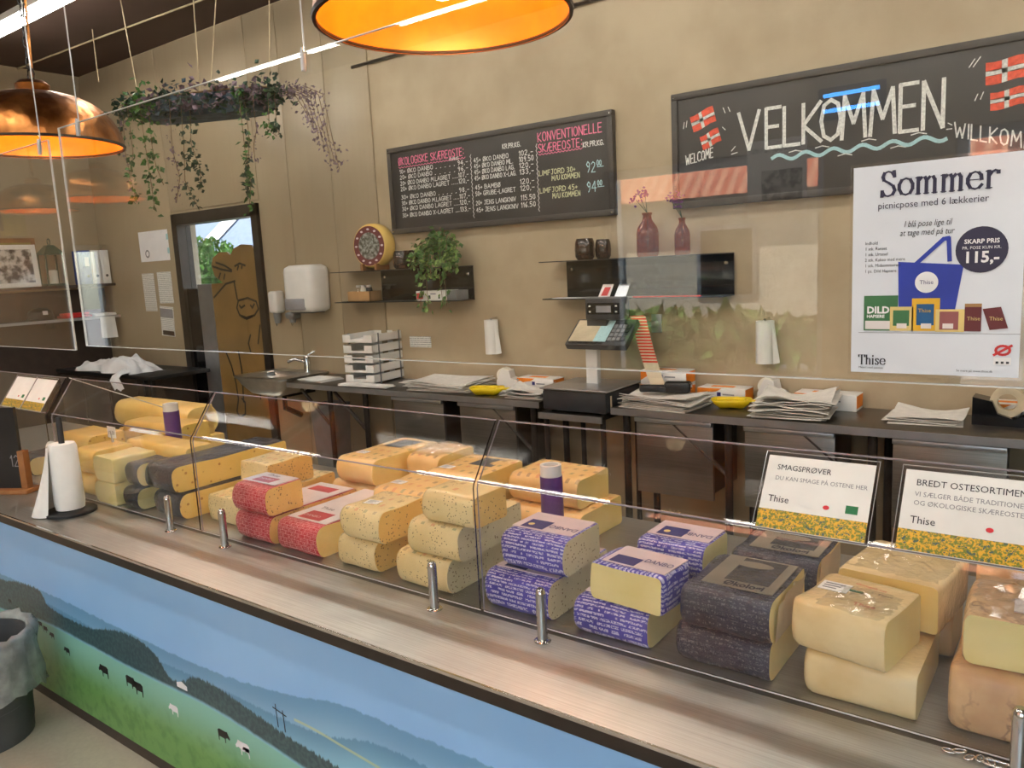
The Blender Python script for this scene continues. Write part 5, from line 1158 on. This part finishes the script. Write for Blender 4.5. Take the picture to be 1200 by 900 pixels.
# notices by the door
def note(name, x0, x1, z0, z1, label, m='print', tilt=0.0, y=WY - .014):
    t = thing(name, label, 'notice', ((x0 + x1) / 2, y, z0)); t.rotation_euler = (0, tilt, 0); w = (x1 - x0) / 2
    box('sheet', m, (-w, w, -.002, 0, 0, z1 - z0), t); return t
note('notice', -7.16, -6.96, 1.43, 1.775, 'tall printed notice by the door, farther from the frame', tilt=0)
note('notice', -6.90, -6.67, 1.50, 1.78, 'shorter printed notice by the door, closer to the frame')
t = note('notice', -6.93, -6.71, 1.20, 1.47, 'curling printed leaflet with a dark foot strip under the notices', tilt=.06); box('foot_strip', 'shelfwood', (-.09, .10, -.0025, -.001, .01, .05), t); box('head_strip', 'ink_grey', (-.11, .10, -.0025, -.001, .17, .25), t)
t = note('notice', -7.14, -6.65, 1.88, 2.15, 'pale landscape notice taped to the wall above the printed notices', 'ink_pale'); 
B().strokes([[(-.12 + .03 * math.cos(a), .07 + .03 * math.sin(a)) for a in [i * PI / 6 for i in range(13)]]], .014, -.003).build('round_logo', 'ink_grey', t, fix=False)
for zz in (.06, .18): box('blue_tape', 'chalk_blue', (.22, .25, -.004, -.001, zz, zz + .05), t)

# ------------------------------------------------------------------ left shelving
t = thing('plank_shelf', 'dark upper wall shelf holding ring binders', 'shelf', (XL + .0125, 3.1, 1.68)); box('board', 'shelfwood', (0, .22, -1.0, .79, 0, .025), t)
for yy in (-.5, .55): B().add([(0, yy, 0), (.18, yy, 0), (0, yy, -.15), (0, yy + .02, 0), (.18, yy + .02, 0), (0, yy + .02, -.15)], [(0, 1, 2), (5, 4, 3), (0, 3, 4, 1), (1, 4, 5, 2), (2, 5, 3, 0)]).build('bracket', 'darkframe', t)
t = thing('plank_shelf', 'dark lower wall shelf carrying a cap and papers', 'shelf', (XL + .0125, 2.9, 1.375)); box('board', 'shelfwood', (0, .24, -1.5, .99, 0, .025), t); box('edge_trim', 'alu', (.24, .243, -1.5, .99, 0, .025), t)
for yy in (-.8, .4): box('bracket', 'darkframe', (0, .18, yy, yy + .02, -.06, 0), t)
t = tag(box('shelf_backboard', 'shelfwood', (XL, XL + .012, 1.2, 3.88, .0, 1.66)), 'dark brown board cladding the wall under the shelves', 'wall board')
def binder(y, m, label):
    t = thing('ring_binder', label, 'binder', (XL + .015, y, 1.705)); B().box(0, .20, 0, .072, 0, .315, ch=.003).build('cover', m, t, smooth=40)
    B().lathe([(.013, 0), (.013, .002)], 16, mat=Matrix.Translation((.2002, .036, .075)) @ Matrix.Rotation(PI / 2, 4, 'Y')).build('finger_hole', 'black', t); box('spine_label', 'paper' if m != 'blue' else 'ink_pale', (.2, .2012, .018, .054, .17, .25), t)
binder(3.615, 'blue', 'blue ring binder on the upper wall shelf'); binder(3.70, 'white_plastic', 'white ring binder next to the blue one'); binder(3.79, 'white_plastic', 'white ring binder against the back wall')
t = thing('lantern', 'green metal lantern with a white candle on the upper wall shelf', 'lantern', (XL + .11, 3.38, 1.705))
box('base', 'lantern', (-.085, .085, -.085, .085, 0, .02), t, ch=.003)
for sx in (-1, 1):
    for sy in (-1, 1): box('corner_post', 'lantern', (sx * .078 - .007, sx * .078 + .007, sy * .078 - .007, sy * .078 + .007, .02, .29), t)
B().add([(-.095, -.095, .285), (.095, -.095, .285), (.095, .095, .285), (-.095, .095, .285), (-.03, -.03, .37), (.03, -.03, .37), (.03, .03, .37), (-.03, .03, .37)], [(0, 1, 5, 4), (1, 2, 6, 5), (2, 3, 7, 6), (3, 0, 4, 7), (4, 5, 6, 7), (3, 2, 1, 0)]).build('roof', 'lantern', t)
B().lathe([(.04, .02), (.04, .14), (.01, .145)], 20).build('candle', 'ivory', t, smooth=40); B().tube([(.03 * math.cos(a), 0, .40 + .03 * math.sin(a)) for a in [i * PI / 5 for i in range(10)]], .004, 5, True).build('ring_handle', 'lantern', t)
t = thing('framed_photo', 'framed black-and-white photograph leaning on the upper wall shelf', 'picture', (XL + .07, 3.05, 1.705)); t.rotation_euler = (0, -.08, 0)
for d_ in ((0, .018, -.23, .23, 0, .04), (0, .018, -.23, .23, .34, .38), (0, .018, -.23, -.19, .04, .34), (0, .018, .19, .23, .04, .34)): box('frame_bar', 'white_plastic', d_, t)
box('print', 'photo', (.002, .010, -.19, .19, .04, .34), t)
t = thing('framed_photo', 'brown picture frame standing behind the black-and-white photograph', 'picture', (XL + .004, 2.90, 1.705)); box('frame', 'wood', (0, .02, -.4, .4, 0, .44), t); box('print', 'olive', (.02, .022, -.36, .36, .04, .40), t)
# cap, red cloth, papers
t = thing('black_cap', 'black peaked cap lying on the lower wall shelf', 'cap', (XL + .12, 3.22, 1.4))
B().lathe([(.105, 0), (.11, .03), (.10, .075), (.06, .105), (.005, .115)], 24).build('crown', 'black', t, smooth=40); B().box(.04, .10, -.20, -.06, .006, .014, ch=.003).build('peak', 'black', t)
B().box(.1, .112, -.02, .02, .05, .085).build('badge', 'lab_white', t)
t = thing('red_cloth', 'folded red cloth lying on the lower wall shelf', 'cloth', (XL + .12, 3.52, 1.4)); B().box(-.1, .1, -.12, .12, 0, .022, ch=.008).build('fold', 'red', t, smooth=50); B().box(-.09, .09, -.10, .10, .022, .045, ch=.008).build('fold', 'red', t, smooth=50)
t = thing('paper_pile', 'pile of white papers lying on the lower wall shelf', 'papers', (XL + .12, 3.76, 1.4))
for k in range(4): B().box(-.1, .1, -.105, .105, 0, .006).build('sheet', 'paper', t, (0, 0, .006 * k), (0, 0, .06 * math.sin(k * 2)))
t = thing('hanging_sheet', 'white sheet of paper hanging from the lower wall shelf edge', 'paper', (XL + .26, 3.76, 1.19)); B().add([(0, -.08, 0), (.012, .07, -.005), (0, .065, .20), (0, -.075, .20)], [(0, 1, 2, 3)]).build('sheet', 'paper', t, fix=False)
# side cabinet with the cloth
t = thing('low_cabinet', 'dark low cabinet against the back wall by the shelves', 'cabinet', (-7.03, 3.62, 0)); box('top', 'black', (-.85, .83, -.29, .262, .90, .93), t, ch=.004); box('carcass', 'shelfwood', (-.83, .55, -.26, .26, .06, .90), t)
for xx in (-.37, .09): box('door', 'shelfwood', (xx - .44, xx + .0, -.28, -.26, .1, .88), t, ch=.003)
for xx in (.66, .78): box('leg', 'black', (xx, xx + .03, -.27, -.24, 0, .9), t)
t = thing('white_cloth', 'crumpled white cloth lying on the dark low cabinet', 'cloth', (-7.05, 3.50, .931)); N = 54; K = 20; rn = random.Random(3); vs = []
for i in range(N):
    for j in range(K):
        u, v = i / (N - 1) - .5, j / (K - 1) - .5
        e = max(0, 1 - (abs(u) * 2) ** 6) ** .5 * max(0, 1 - (abs(v) * 2) ** 4) ** .5
        f = .045 + .022 * abs(math.sin(u * 11 + v * 6 + 1)) + .020 * abs(math.sin(u * 19 - v * 9)) + .012 * math.sin(v * 22 + u * 14) + .055 * math.exp(-((u - .20) ** 2) * 30)
        wv = 1 + .25 * math.sin(u * 13)
        vs.append((u * 1.0 + .015 * math.sin(v * 14), v * .30 * wv, max(.002, e * f)))
B().add(vs, [(i * K + j, (i + 1) * K + j, (i + 1) * K + j + 1, i * K + j + 1) for i in range(N - 1) for j in range(K - 1)]).build('folds', 'cloth', t, smooth=True, fix=False)
hc = []
for i in range(7):
    f = i / 6
    for j in range(6):
        g = j / 5 - .5
        hc.append((.40 + .20 * f + .10 * g, -.10 - .205 * min(1, f * 1.6) + .03 * g, .035 * (1 - f) - .11 * max(0, f - .55) * 2 + .012 * math.sin(g * 9 + f * 4)))
B().add(hc, [(i * 6 + j, (i + 1) * 6 + j, (i + 1) * 6 + j + 1, i * 6 + j + 1) for i in range(6) for j in range(5)]).build('hanging_corner', 'cloth', t, smooth=True, fix=False)

# ------------------------------------------------------------------ hanging plant basket
HX, HY, HZ = -4.74, 3.15, 2.735
t = thing('hanging_plant_basket', 'long hanging basket of trailing green and mauve plants under the ceiling', 'plant', (HX, HY, HZ), .42)
L = .52
b = B(); vs = []; N = 28
for k, (s, z) in enumerate(((.80, 0), (.92, .04), (1.0, .13))):
    for i in range(N): a = 2 * PI * i / N; vs.append((L * s * math.copysign(abs(math.cos(a)) ** .6, math.cos(a)), .15 * s * math.copysign(abs(math.sin(a)) ** .6, math.sin(a)), z))
b.add(vs, [(k * N + i, k * N + (i + 1) % N, (k + 1) * N + (i + 1) % N, (k + 1) * N + i) for k in range(2) for i in range(N)] + [tuple(range(N))]).build('basket', 'basket', t, fix=False)
B().tube([vs[2 * N + i] for i in range(N)], .006, 5, True).build('basket_rim', 'stem', t)
rn = random.Random(21)
for k in range(12):
    bb = B(); x = -L * .95 + k * L * .175
    for q in range(110): leaf(bb, Vector((x + rn.gauss(0, .05), -.15 + abs(rn.gauss(0, .10)) - .02, .02 + abs(rn.gauss(0, .075)))), Vector((rn.uniform(-1, 1), rn.uniform(-1, .3), rn.uniform(-.8, .8))), rn.uniform(.03, .055), rn)
    o = bb.build('foliage', ('leaf_dark', 'leaf', 'mauve_leaf', 'leaf_dark', 'basket', 'mauve_leaf', 'mauve_leaf', 'leaf_dark', 'mauve_leaf', 'leaf_dark', 'mauve_leaf', 'leaf_dark')[k], t, fix=False); o['kind'] = 'stuff'
for k, (x, y, ln, m) in enumerate(((-.56, -.12, .15, 'leaf_dark'), (-.50, -.14, .42, 'mauve_leaf'), (-.47, -.14, .50, 'leaf'), (-.38, -.14, .56, 'leaf'), (-.33, -.12, .40, 'leaf'), (-.16, -.14, .52, 'mauve_leaf'), (-.08, -.14, .55, 'leaf_dark'), (-.02, -.13, .45, 'leaf_dark'), (.33, -.14, .62, 'leaf'), (.36, -.13, .5, 'leaf_dark'), (.42, -.14, .30, 'mauve_leaf'), (.52, -.12, .16, 'leaf'), (.55, -.10, .14, 'leaf_dark'))):
    vine(t, (x, y * .6, .12), [(x, y - .03, .10), (x + rn.uniform(-.02, .02), y - .04, -.05 - ln * .3), (x + rn.uniform(-.04, .04), y - .03, -.02 - ln * .7), (x + rn.uniform(-.05, .05), y - .03, -.02 - ln)], int(110 * ln) + 16, .042 if m != 'mauve_leaf' else .025, m, 300 + k)
for k in range(7):
    x = .42 + .03 * k; vine(t, (x, 0, .10), [(x + .12, -.05, .12), (x + .24, -.06, .06), (x + .30, -.06, -.04 - .05 * k), (x + .31, -.06, -.10 - .05 * k)], 60, .026, 'mauve_leaf', 340 + k, 'sprig', .05)
for x, dx in ((-.5, -.10), (-.05, .0), (.02, .12), (.45, .05)):
    B().tube([(x, 0, .12), (x + dx, .05, CZ - HZ)], .004, 5).build('hanging_cord', 'twine', t)
B().lathe([(.015, -.02), (.015, 0)], 8, (.14, .05, CZ - HZ)).build('ceiling_hook', 'white_plastic', t)

# ------------------------------------------------------------------ back counter
KZ = .95; KY = 3.455
def worktop(x0, x1, label, legs, drawers):
    r = thing('steel_worktop', label, 'counter', ((x0 + x1) / 2, 0, 0)); c0 = (x0 + x1) / 2
    B().box(x0 - c0, x1 - c0, KY, WY - .014, KZ - .035, KZ, ch=.003).build('top', 'steel_dark', r, smooth=40)
    box('edge_trim', 'alu', (x0 - c0, x1 - c0, KY - .003, KY, KZ - .036, KZ - .002), r)
    box('rail', 'steel_dark', (x0 - c0, x1 - c0, 3.84, 3.87, .1, .16), r)
    for x in legs:
        for y in (3.5, 3.82): B().tube([(x - c0, y, 0), (x - c0, y, KZ - .03)], .019, 10).build('leg', 'darkframe', r, smooth=50)
        if x != -1.92: B().tube([(x - c0 - .0, 3.5, KZ - .3), (x - c0 - .3, 3.5, KZ - .05)], .012, 8).build('brace', 'darkframe', r)
    for a, b_ in drawers:
        d = B().box(a - c0, b_ - c0, 3.49, 3.51, .52, .905, ch=.002).build('drawer', 'drawer_steel', r, smooth=40)
        B().box(a - c0, b_ - c0, 3.468, 3.49, .886, .908, ch=.003).build('drawer_lip', 'alu', d, smooth=40)
        box('drawer_box', 'steel_dark', (a - c0 + .02, b_ - c0 - .02, 3.51, 3.85, .54, .89), d)
    return r
worktop(-4.60, -2.43, 'shorter steel worktop along the back wall holding the letter trays', (-4.2, -3.85, -2.5), ((-3.58, -3.16), (-3.03, -2.62)))
worktop(-1.985, 1.4, 'long steel worktop along the back wall holding the paper stacks', (-1.92, -1.38, -.75, .8), ((-1.86, -1.455), (-1.30, -.90), (-.67, -.265), (.0, .5)))
# scale stand
t = thing('scale_stand', 'low steel shelf between the two worktops carrying the scale', 'shelf', (-2.21, 3.6, 0)); box('plate', 'steel_dark', (-.19, .20, -.19, .27, .885, .905), t); box('edge_bar', 'alu', (-.19, .20, -.20, -.19, .872, .905), t)
for sx in (-.17, .18):
    for sy in (-.15, .22): B().tube([(sx, sy, 0), (sx, sy, .89)], .015, 8).build('leg', 'darkframe', t)
# scale
t = thing('counter_scale', 'black price-computing counter scale with a tilted keypad and steel pan', 'scale', (-2.19, 3.60, .905))
B().box(-.195, .195, -.175, .20, .012, .118, ch=.010).build('base', 'dark_plastic', t, smooth=40)
for sx in (-.15, .15):
    for sy in (-.13, .15): B().lathe([(.016, 0), (.016, .015)], 10, (sx, sy, 0)).build('foot', 'black', t)
B().box(-.205, .205, -.185, .19, .124, .134, ch=.003).build('pan', 'alu', t, smooth=40); box('pan_support', 'steel_dark', (-.19, .19, -.17, .18, .117, .125), t)
box('side_label', 'beige', (.1955, .1965, -.13, -.115, .03, .1), t)
B().box(-.035, .035, .02, .06, .13, .385, ch=.004).build('column', 'white_plastic', t, smooth=40); box('column_badge', 'red', (-.008, .004, .0185, .020, .33, .348), t)
kp = B().box(-.165, .20, -.10, .10, -.02, .02, ch=.008).build('keypad', 'dark_plastic', t, (.055, .02, .40), (math.radians(38), 0, 0), smooth=40)
box('price_sheet', 'beige', (-.150, .0, -.075, .085, .0205, .0215), kp); box('blue_sheet', 'chalk_blue', (.0, .075, -.075, .085, .0205, .0215), kp)
for i in range(4):
    for j in range(4): B().box(.085 + i * .026, .105 + i * .026, -.07 + j * .032, -.046 + j * .032, .02, .026).build('key', 'grey_plastic' if i < 3 else 'black', kp)
for i in range(7): B().box(-.14 + i * .03, -.118 + i * .03, -.092, -.08, .02, .025).build('key', 'black', kp)
dp = B().box(-.11, .115, -.03, .06, 0, .115, ch=.01).build('display', 'dark_plastic', t, (.075, .06, .475), (0, 0, 0), smooth=40)
box('display_glass', 'black_gloss', (-.095, .1, -.0315, -.030, .03, .09), dp); box('digits', 'ink_grey', (-.04, .05, -.0322, -.0314, .04, .075), dp)
for sx in (-.085, .075):
    for zz in (.04, .07): box('display_mark', 'chalk', (sx, sx + .012, -.0322, -.0314, zz, zz + .008), dp)
box('neck', 'dark_plastic', (-.03, .09, .04, .08, .36, .48), t); box('display_top', 'grey_plastic', (-.03, .18, .035, .11, .588, .594), t)
# ribbon of labels
t = thing('label_ribbon', 'red and white striped label strip hanging down beside the scale', 'label strip', (-1.875, 3.715, 1.02))
vs = []; P = [(-.16, .02, .395), (-.10, .0, .405), (-.075, -.01, .40), (-.066, -.012, .37), (-.04, -.008, .24), (-.012, .0, .125), (.01, .0, .05), (.03, .01, .0)]
for x, y, z in P: vs += [(x - .04, y, z * .92), (x + .04, y + .01, z * .92 + .004)]
B().add(vs, [(2 * i, 2 * i + 1, 2 * i + 3, 2 * i + 2) for i in range(len(P) - 1)]).build('strip', 'ribbon', t, fix=False)
# letter trays
t = thing('letter_tray_stack', 'stack of five white letter trays on the steel worktop', 'letter tray', (-3.985, 3.735, KZ), .12)
for k in range(5):
    z = .012 + k * .066 + (.004 if k == 4 else 0); o = thing('letter_tray', None, None); 
    bpy.data.objects.remove(o)
    b = B(); W, D = .125, .165
    b.box(-W, W, -D, D, 0, .004); b.box(-W, -W + .004, -D, D, 0, .052); b.box(W - .004, W, -D, D, 0, .052); b.box(-W, W, D - .004, D, 0, .052)
    b.box(-W, -W * .45, -D, -D + .004, 0, .05); b.box(W * .45, W, -D, -D + .004, 0, .05); b.box(-W * .45, W * .45, -D, -D + .004, 0, .016)
    b.build('tray', 'white_plastic', t, (0, 0, z))
    if k in (0, 4): B().box(-.1, .1, -.14, .14, .005, .02).build('paper_stack', 'paper', t, (0, 0, z))
for sx in (-1, 1):
    for yy in (-.10, .12): box('riser', 'grey_plastic', (sx * .128 - .003, sx * .128 + .003, yy - .004, yy + .004, 0, .34), t)
# sheets of paper: separate piles
def pile(name, label, x, y, w, d, n, m='paper', rz=0.0, spread=.02, cat='papers', z=KZ, fluff=.0, sd=1):
    t = thing(name, label, cat, (x, y, z + .0008), rz); rn = random.Random(sd)
    for k in range(n):
        N = 7; vs = []; e = rn.uniform(-spread, spread); f = rn.uniform(-spread, spread); ph = rn.uniform(0, 6); a = rn.uniform(-.06, .06) * (1 if n > 1 else 0); th = .0035
        for lay in (0, 1):
            for i in range(N):
                for j in range(N):
                    u, v = i / (N - 1) - .5, j / (N - 1) - .5
                    hz = th * k * 1.7 + (th if lay else 0) + fluff * (k / max(1, n - 1)) * (.5 + .5 * math.sin(u * 5 + ph) * math.cos(v * 4 + ph)) * (abs(u) + abs(v)) * 1.4
                    vs.append(((u * w + e) * math.cos(a) - (v * d + f) * math.sin(a), (u * w + e) * math.sin(a) + (v * d + f) * math.cos(a), hz))
        q = lambda l, i, j: l * N * N + i * N + j; fs = []
        for i in range(N - 1):
            for j in range(N - 1): fs += [(q(1, i, j), q(1, i + 1, j), q(1, i + 1, j + 1), q(1, i, j + 1)), (q(0, i, j), q(0, i, j + 1), q(0, i + 1, j + 1), q(0, i + 1, j))]
        for i in range(N - 1): fs += [(q(0, i, 0), q(0, i + 1, 0), q(1, i + 1, 0), q(1, i, 0)), (q(0, i + 1, N - 1), q(0, i, N - 1), q(1, i, N - 1), q(1, i + 1, N - 1)), (q(0, 0, i + 1), q(0, 0, i), q(1, 0, i), q(1, 0, i + 1)), (q(0, N - 1, i), q(0, N - 1, i + 1), q(1, N - 1, i + 1), q(1, N - 1, i))]
        B().add(vs, fs).build('sheet', m, t, smooth=40, fix=False)
    return t
pile('paper_sheets', 'loose white sheets at the free end of the shorter worktop', -4.43, 3.60, .24, .20, 3, sd=2)
pile('paper_sheets', 'loose white sheets in front of the letter trays', -3.84, 3.518, .42, .09, 3, sd=3, rz=.05)
pile('paper_sheets', 'single white sheet lying beside the letter trays', -3.62, 3.78, .22, .12, 1, sd=4)
pile('wrapping_paper_stack', 'thick stack of greaseproof paper on the shorter worktop', -3.25, 3.67, .46, .33, 8, 'newsprint', .05, .015, 'paper stack', fluff=.02, sd=5)
pile('wrapping_paper_stack', 'greaseproof paper stack next to the scale on the shorter worktop', -2.585, 3.59, .24, .22, 5, 'newsprint', .1, .02, 'paper stack', fluff=.035, sd=6)
pile('wrapping_paper_stack', 'greaseproof paper stack under the black hand scanner', -1.745, 3.60, .38, .25, 9, 'newsprint', -.05, .02, 'paper stack', fluff=.03, sd=7)
pile('wrapping_paper_stack', 'ruffled greaseproof paper stack beside the yellow dish', -1.105, 3.60, .32, .26, 11, 'newsprint', .12, .025, 'paper stack', fluff=.05, sd=8)
pile('wrapping_paper_stack', 'thin greaseproof paper stack near the black tape dispenser', -.58, 3.70, .28, .24, 4, 'newsprint', .05, .015, 'paper stack', fluff=.02, sd=9)
# glove boxes
def gbox(x, y, z, label, rz=0.0, w=.24):
    t = thing('glove_box', label, 'box', (x, y, z), rz, 'orange and white glove boxes'); w2 = w / 2
    B().box(-w2, w2, -.06, .06, 0, .075, ch=.002).build('carton', 'white_plastic', t, smooth=40)
    B().add([(-w2, -.0608, .02), (-w2, -.0608, .074), (-w2 + .13, -.0608, .074), (-w2 + .10, -.0608, .058), (-w2 + .05, -.0608, .05)], [(0, 1, 2, 3, 4)]).build('orange_print', 'orange', t, fix=False)
    box('orange_end', 'orange', (w2, w2 + .0008, -.055, .055, .012, .07), t); box('blue_logo', 'ink_blue', (-.02, .0, -.0612, -.0602, .035, .055), t); box('text_print', 'ink_grey', (.01, .07, -.0612, -.0602, .04, .047), t)
    box('top_slot', 'orange', (-.07, .05, -.02, .02, .0745, .0757), t)
gbox(-2.66, 3.81, KZ, 'orange and white glove box at the scale end of the shorter worktop', w=.26)
gbox(-1.84, 3.82, KZ + .077, 'upper glove box of the pair right beside the scale', w=.26); gbox(-1.84, 3.82, KZ, 'lower glove box of the pair right beside the scale', w=.26)
gbox(-1.525, 3.825, KZ, 'glove box behind the black hand scanner', w=.25); gbox(-1.02, 3.828, KZ, 'glove box behind the ruffled paper stack', w=.28)
# yellow dishes
def dish(x, y, label, s=1.0):
    t = thing('yellow_dish', label, 'dish', (x, y, KZ), .3, 'yellow oval dishes')
    N = 28; vs = []
    for k, z in ((.62, 0), (.85, .018), (1.0, .04), (.96, .04), (.8, .02), (.55, .006)):
        for i in range(N): a = 2 * PI * i / N; vs.append((.115 * s * k * math.cos(a), .075 * s * k * math.sin(a), z + .004 * (1 + math.sin(a * 3))))
    B().add(vs, [(k * N + i, k * N + (i + 1) % N, (k + 1) * N + (i + 1) % N, (k + 1) * N + i) for k in range(5) for i in range(N)] + [tuple(range(N)), tuple(5 * N + i for i in range(N))]).build('bowl', 'yellow', t, smooth=True)
    B().box(.06, .14, -.02, .02, .03, .042, ch=.006).build('handle', 'yellow', t, smooth=40); B().box(-.07, .07, -.012, .012, .03, .055, ch=.008).build('knife_tray', 'yellow', t, smooth=40)
dish(-2.86, 3.545, 'yellow dish on the shorter worktop by the white tape dispenser', .95); dish(-1.43, 3.665, 'yellow dish on the long worktop beside the ruffled paper stack', .85)
# white tape dispensers
def taped(x, y, label, rz=0):
    t = thing('tape_dispenser', label, 'tape dispenser', (x, y, KZ), rz, 'white tape dispensers')
    B().prism([(-.06, 0), (.06, 0), (.065, .06), (.03, .075), (.02, .12), (-.03, .125), (-.06, .06)], -.045, .045).build('body', 'white_plastic', t)
    B().lathe([(.012, -.028), (.045, -.028), (.045, .028), (.012, .028)], 24, mat=Matrix.Translation((-.02, 0, .09)) @ Matrix.Rotation(PI / 2, 4, 'X')).build('tape_roll', 'ivory', t, smooth=40); box('cutter', 'alu', (.055, .07, -.03, .03, .058, .066), t)
taped(-2.845, 3.74, 'white tape dispenser behind the yellow dish on the shorter worktop', .3); taped(-1.285, 3.83, 'white tape dispenser behind the yellow dish on the long worktop')
# hand scanner
t = thing('hand_scanner', 'black hand-held label gun lying on the greaseproof paper', 'scanner', (-1.745, 3.61, KZ + .068), .25)
B().box(-.01, .12, -.035, .035, 0, .055, ch=.012).build('head', 'black', t, smooth=40); B().box(-.14, .02, -.022, .022, .0, .036, ch=.010).build('grip', 'black', t, smooth=40); box('trigger', 'dark_plastic', (-.03, .0, -.04, -.022, .01, .03), t); box('lens', 'black_gloss', (.12, .123, -.025, .025, .01, .045), t)
# black tape dispenser
t = thing('desk_tape_dispenser', 'black desk tape dispenser with a large roll at the end of the worktop', 'tape dispenser', (-.29, 3.72, KZ), .0)
B().prism([(-.12, 0), (.14, 0), (.14, .06), (.08, .07), (.03, .03), (-.03, .05), (-.05, .10), (-.12, .115)], -.05, .05).build('body', 'black_gloss', t)
B().lathe([(.035, -.024), (.062, -.024), (.062, .024), (.035, .024), (.035, -.024)], 32, mat=Matrix.Translation((-.0, 0, .095)) @ Matrix.Rotation(PI / 2, 4, 'X'), caps=False).build('tape_roll', 'beige', t, smooth=40); box('cutter', 'chrome', (.13, .145, -.03, .03, .058, .066), t)
gbox(-.30, 3.83, KZ, 'glove box behind the black desk tape dispenser', w=.22)
# hand basin
t = thing('hand_basin', 'small steel wall basin with a mixer tap beside the shorter worktop', 'sink', (-4.95, WY - .012, 0))
def rrect(hx, hy, cx_, cy_, z, rad, n=6):
    out = []
    for qx, qy, a0 in ((1, 1, 0), (-1, 1, PI / 2), (-1, -1, PI), (1, -1, 1.5 * PI)):
        for i in range(n + 1): a = a0 + PI / 2 * i / n; out.append((cx_ + qx * (hx - rad) + rad * math.cos(a), cy_ + qy * (hy - rad) + rad * math.sin(a), z))
    return out
RG = [rrect(.06, .05, -.03, -.24, .80, .03), rrect(.20, .13, -.02, -.235, .83, .08), rrect(.27, .19, .0, -.225, .90, .08), rrect(.29, .21, .0, -.22, .945, .06), rrect(.31, .22, .01, -.22, .955, .05), rrect(.31, .22, .01, -.22, .968, .05), rrect(.22, .145, -.04, -.25, .966, .06), rrect(.20, .13, -.04, -.25, .88, .06), rrect(.16, .10, -.04, -.25, .83, .05)]
m_ = len(RG[0]); vs = [p_ for q_ in RG for p_ in q_]
B().add(vs, [(k * m_ + i, k * m_ + (i + 1) % m_, (k + 1) * m_ + (i + 1) % m_, (k + 1) * m_ + i) for k in range(len(RG) - 1) for i in range(m_)] + [tuple(range(m_ - 1, -1, -1)), tuple((len(RG) - 1) * m_ + i for i in range(m_))]).build('basin', 'sink', t, smooth=40)
tp = B().lathe([(.028, .965), (.024, 1.0), (.024, 1.07), (.018, 1.09)], 16, (.14, -.07, 0)).build('tap_body', 'chrome', t, smooth=40)
B().tube([(.14, -.07, 1.04), (.08, -.14, 1.07), (.05, -.18, 1.05)], .012, 10).build('spout', 'chrome', tp, smooth=50); B().tube([(.14, -.07, 1.085), (.19, -.03, 1.12)], .007, 8).build('lever', 'chrome', tp, smooth=50)
B().lathe([(.03, .965), (.03, .985), (.012, .99)], 16, (-.0, -.30, 0)).build('plug', 'grey_plastic', t); B().tube([(0, -.2, .82), (0, -.2, .70), (0, -.06, .62)], .022, 10).build('waste_pipe', 'black', t, smooth=50)
B().box(-.12, .12, -.25, 0, .80, .83).build('wall_bracket', 'darkframe', t)
# small bin under the worktop
t = thing('plastic_bin', 'pale plastic bin standing under the end of the shorter worktop', 'bin', (-4.40, 3.66, 0)); B().lathe([(.10, 0), (.14, .78), (.135, .78), (.095, .02), (.01, .02)], 4, caps=False).build('body', 'grey_plastic', t); t.rotation_euler = (0, 0, PI / 4)
# ceiling hook by the left lamp
t = thing('ceiling_hook', 'thin white rod hanging free from the ceiling near the hanging plant basket', 'hook', (-6.38, 3.3, CZ)); B().tube([(0, 0, 0), (0, .0, -.39)], .004, 6).build('rod', 'twine', t)
for o in bpy.data.objects:
    if 'h' in o.keys(): del o['h']
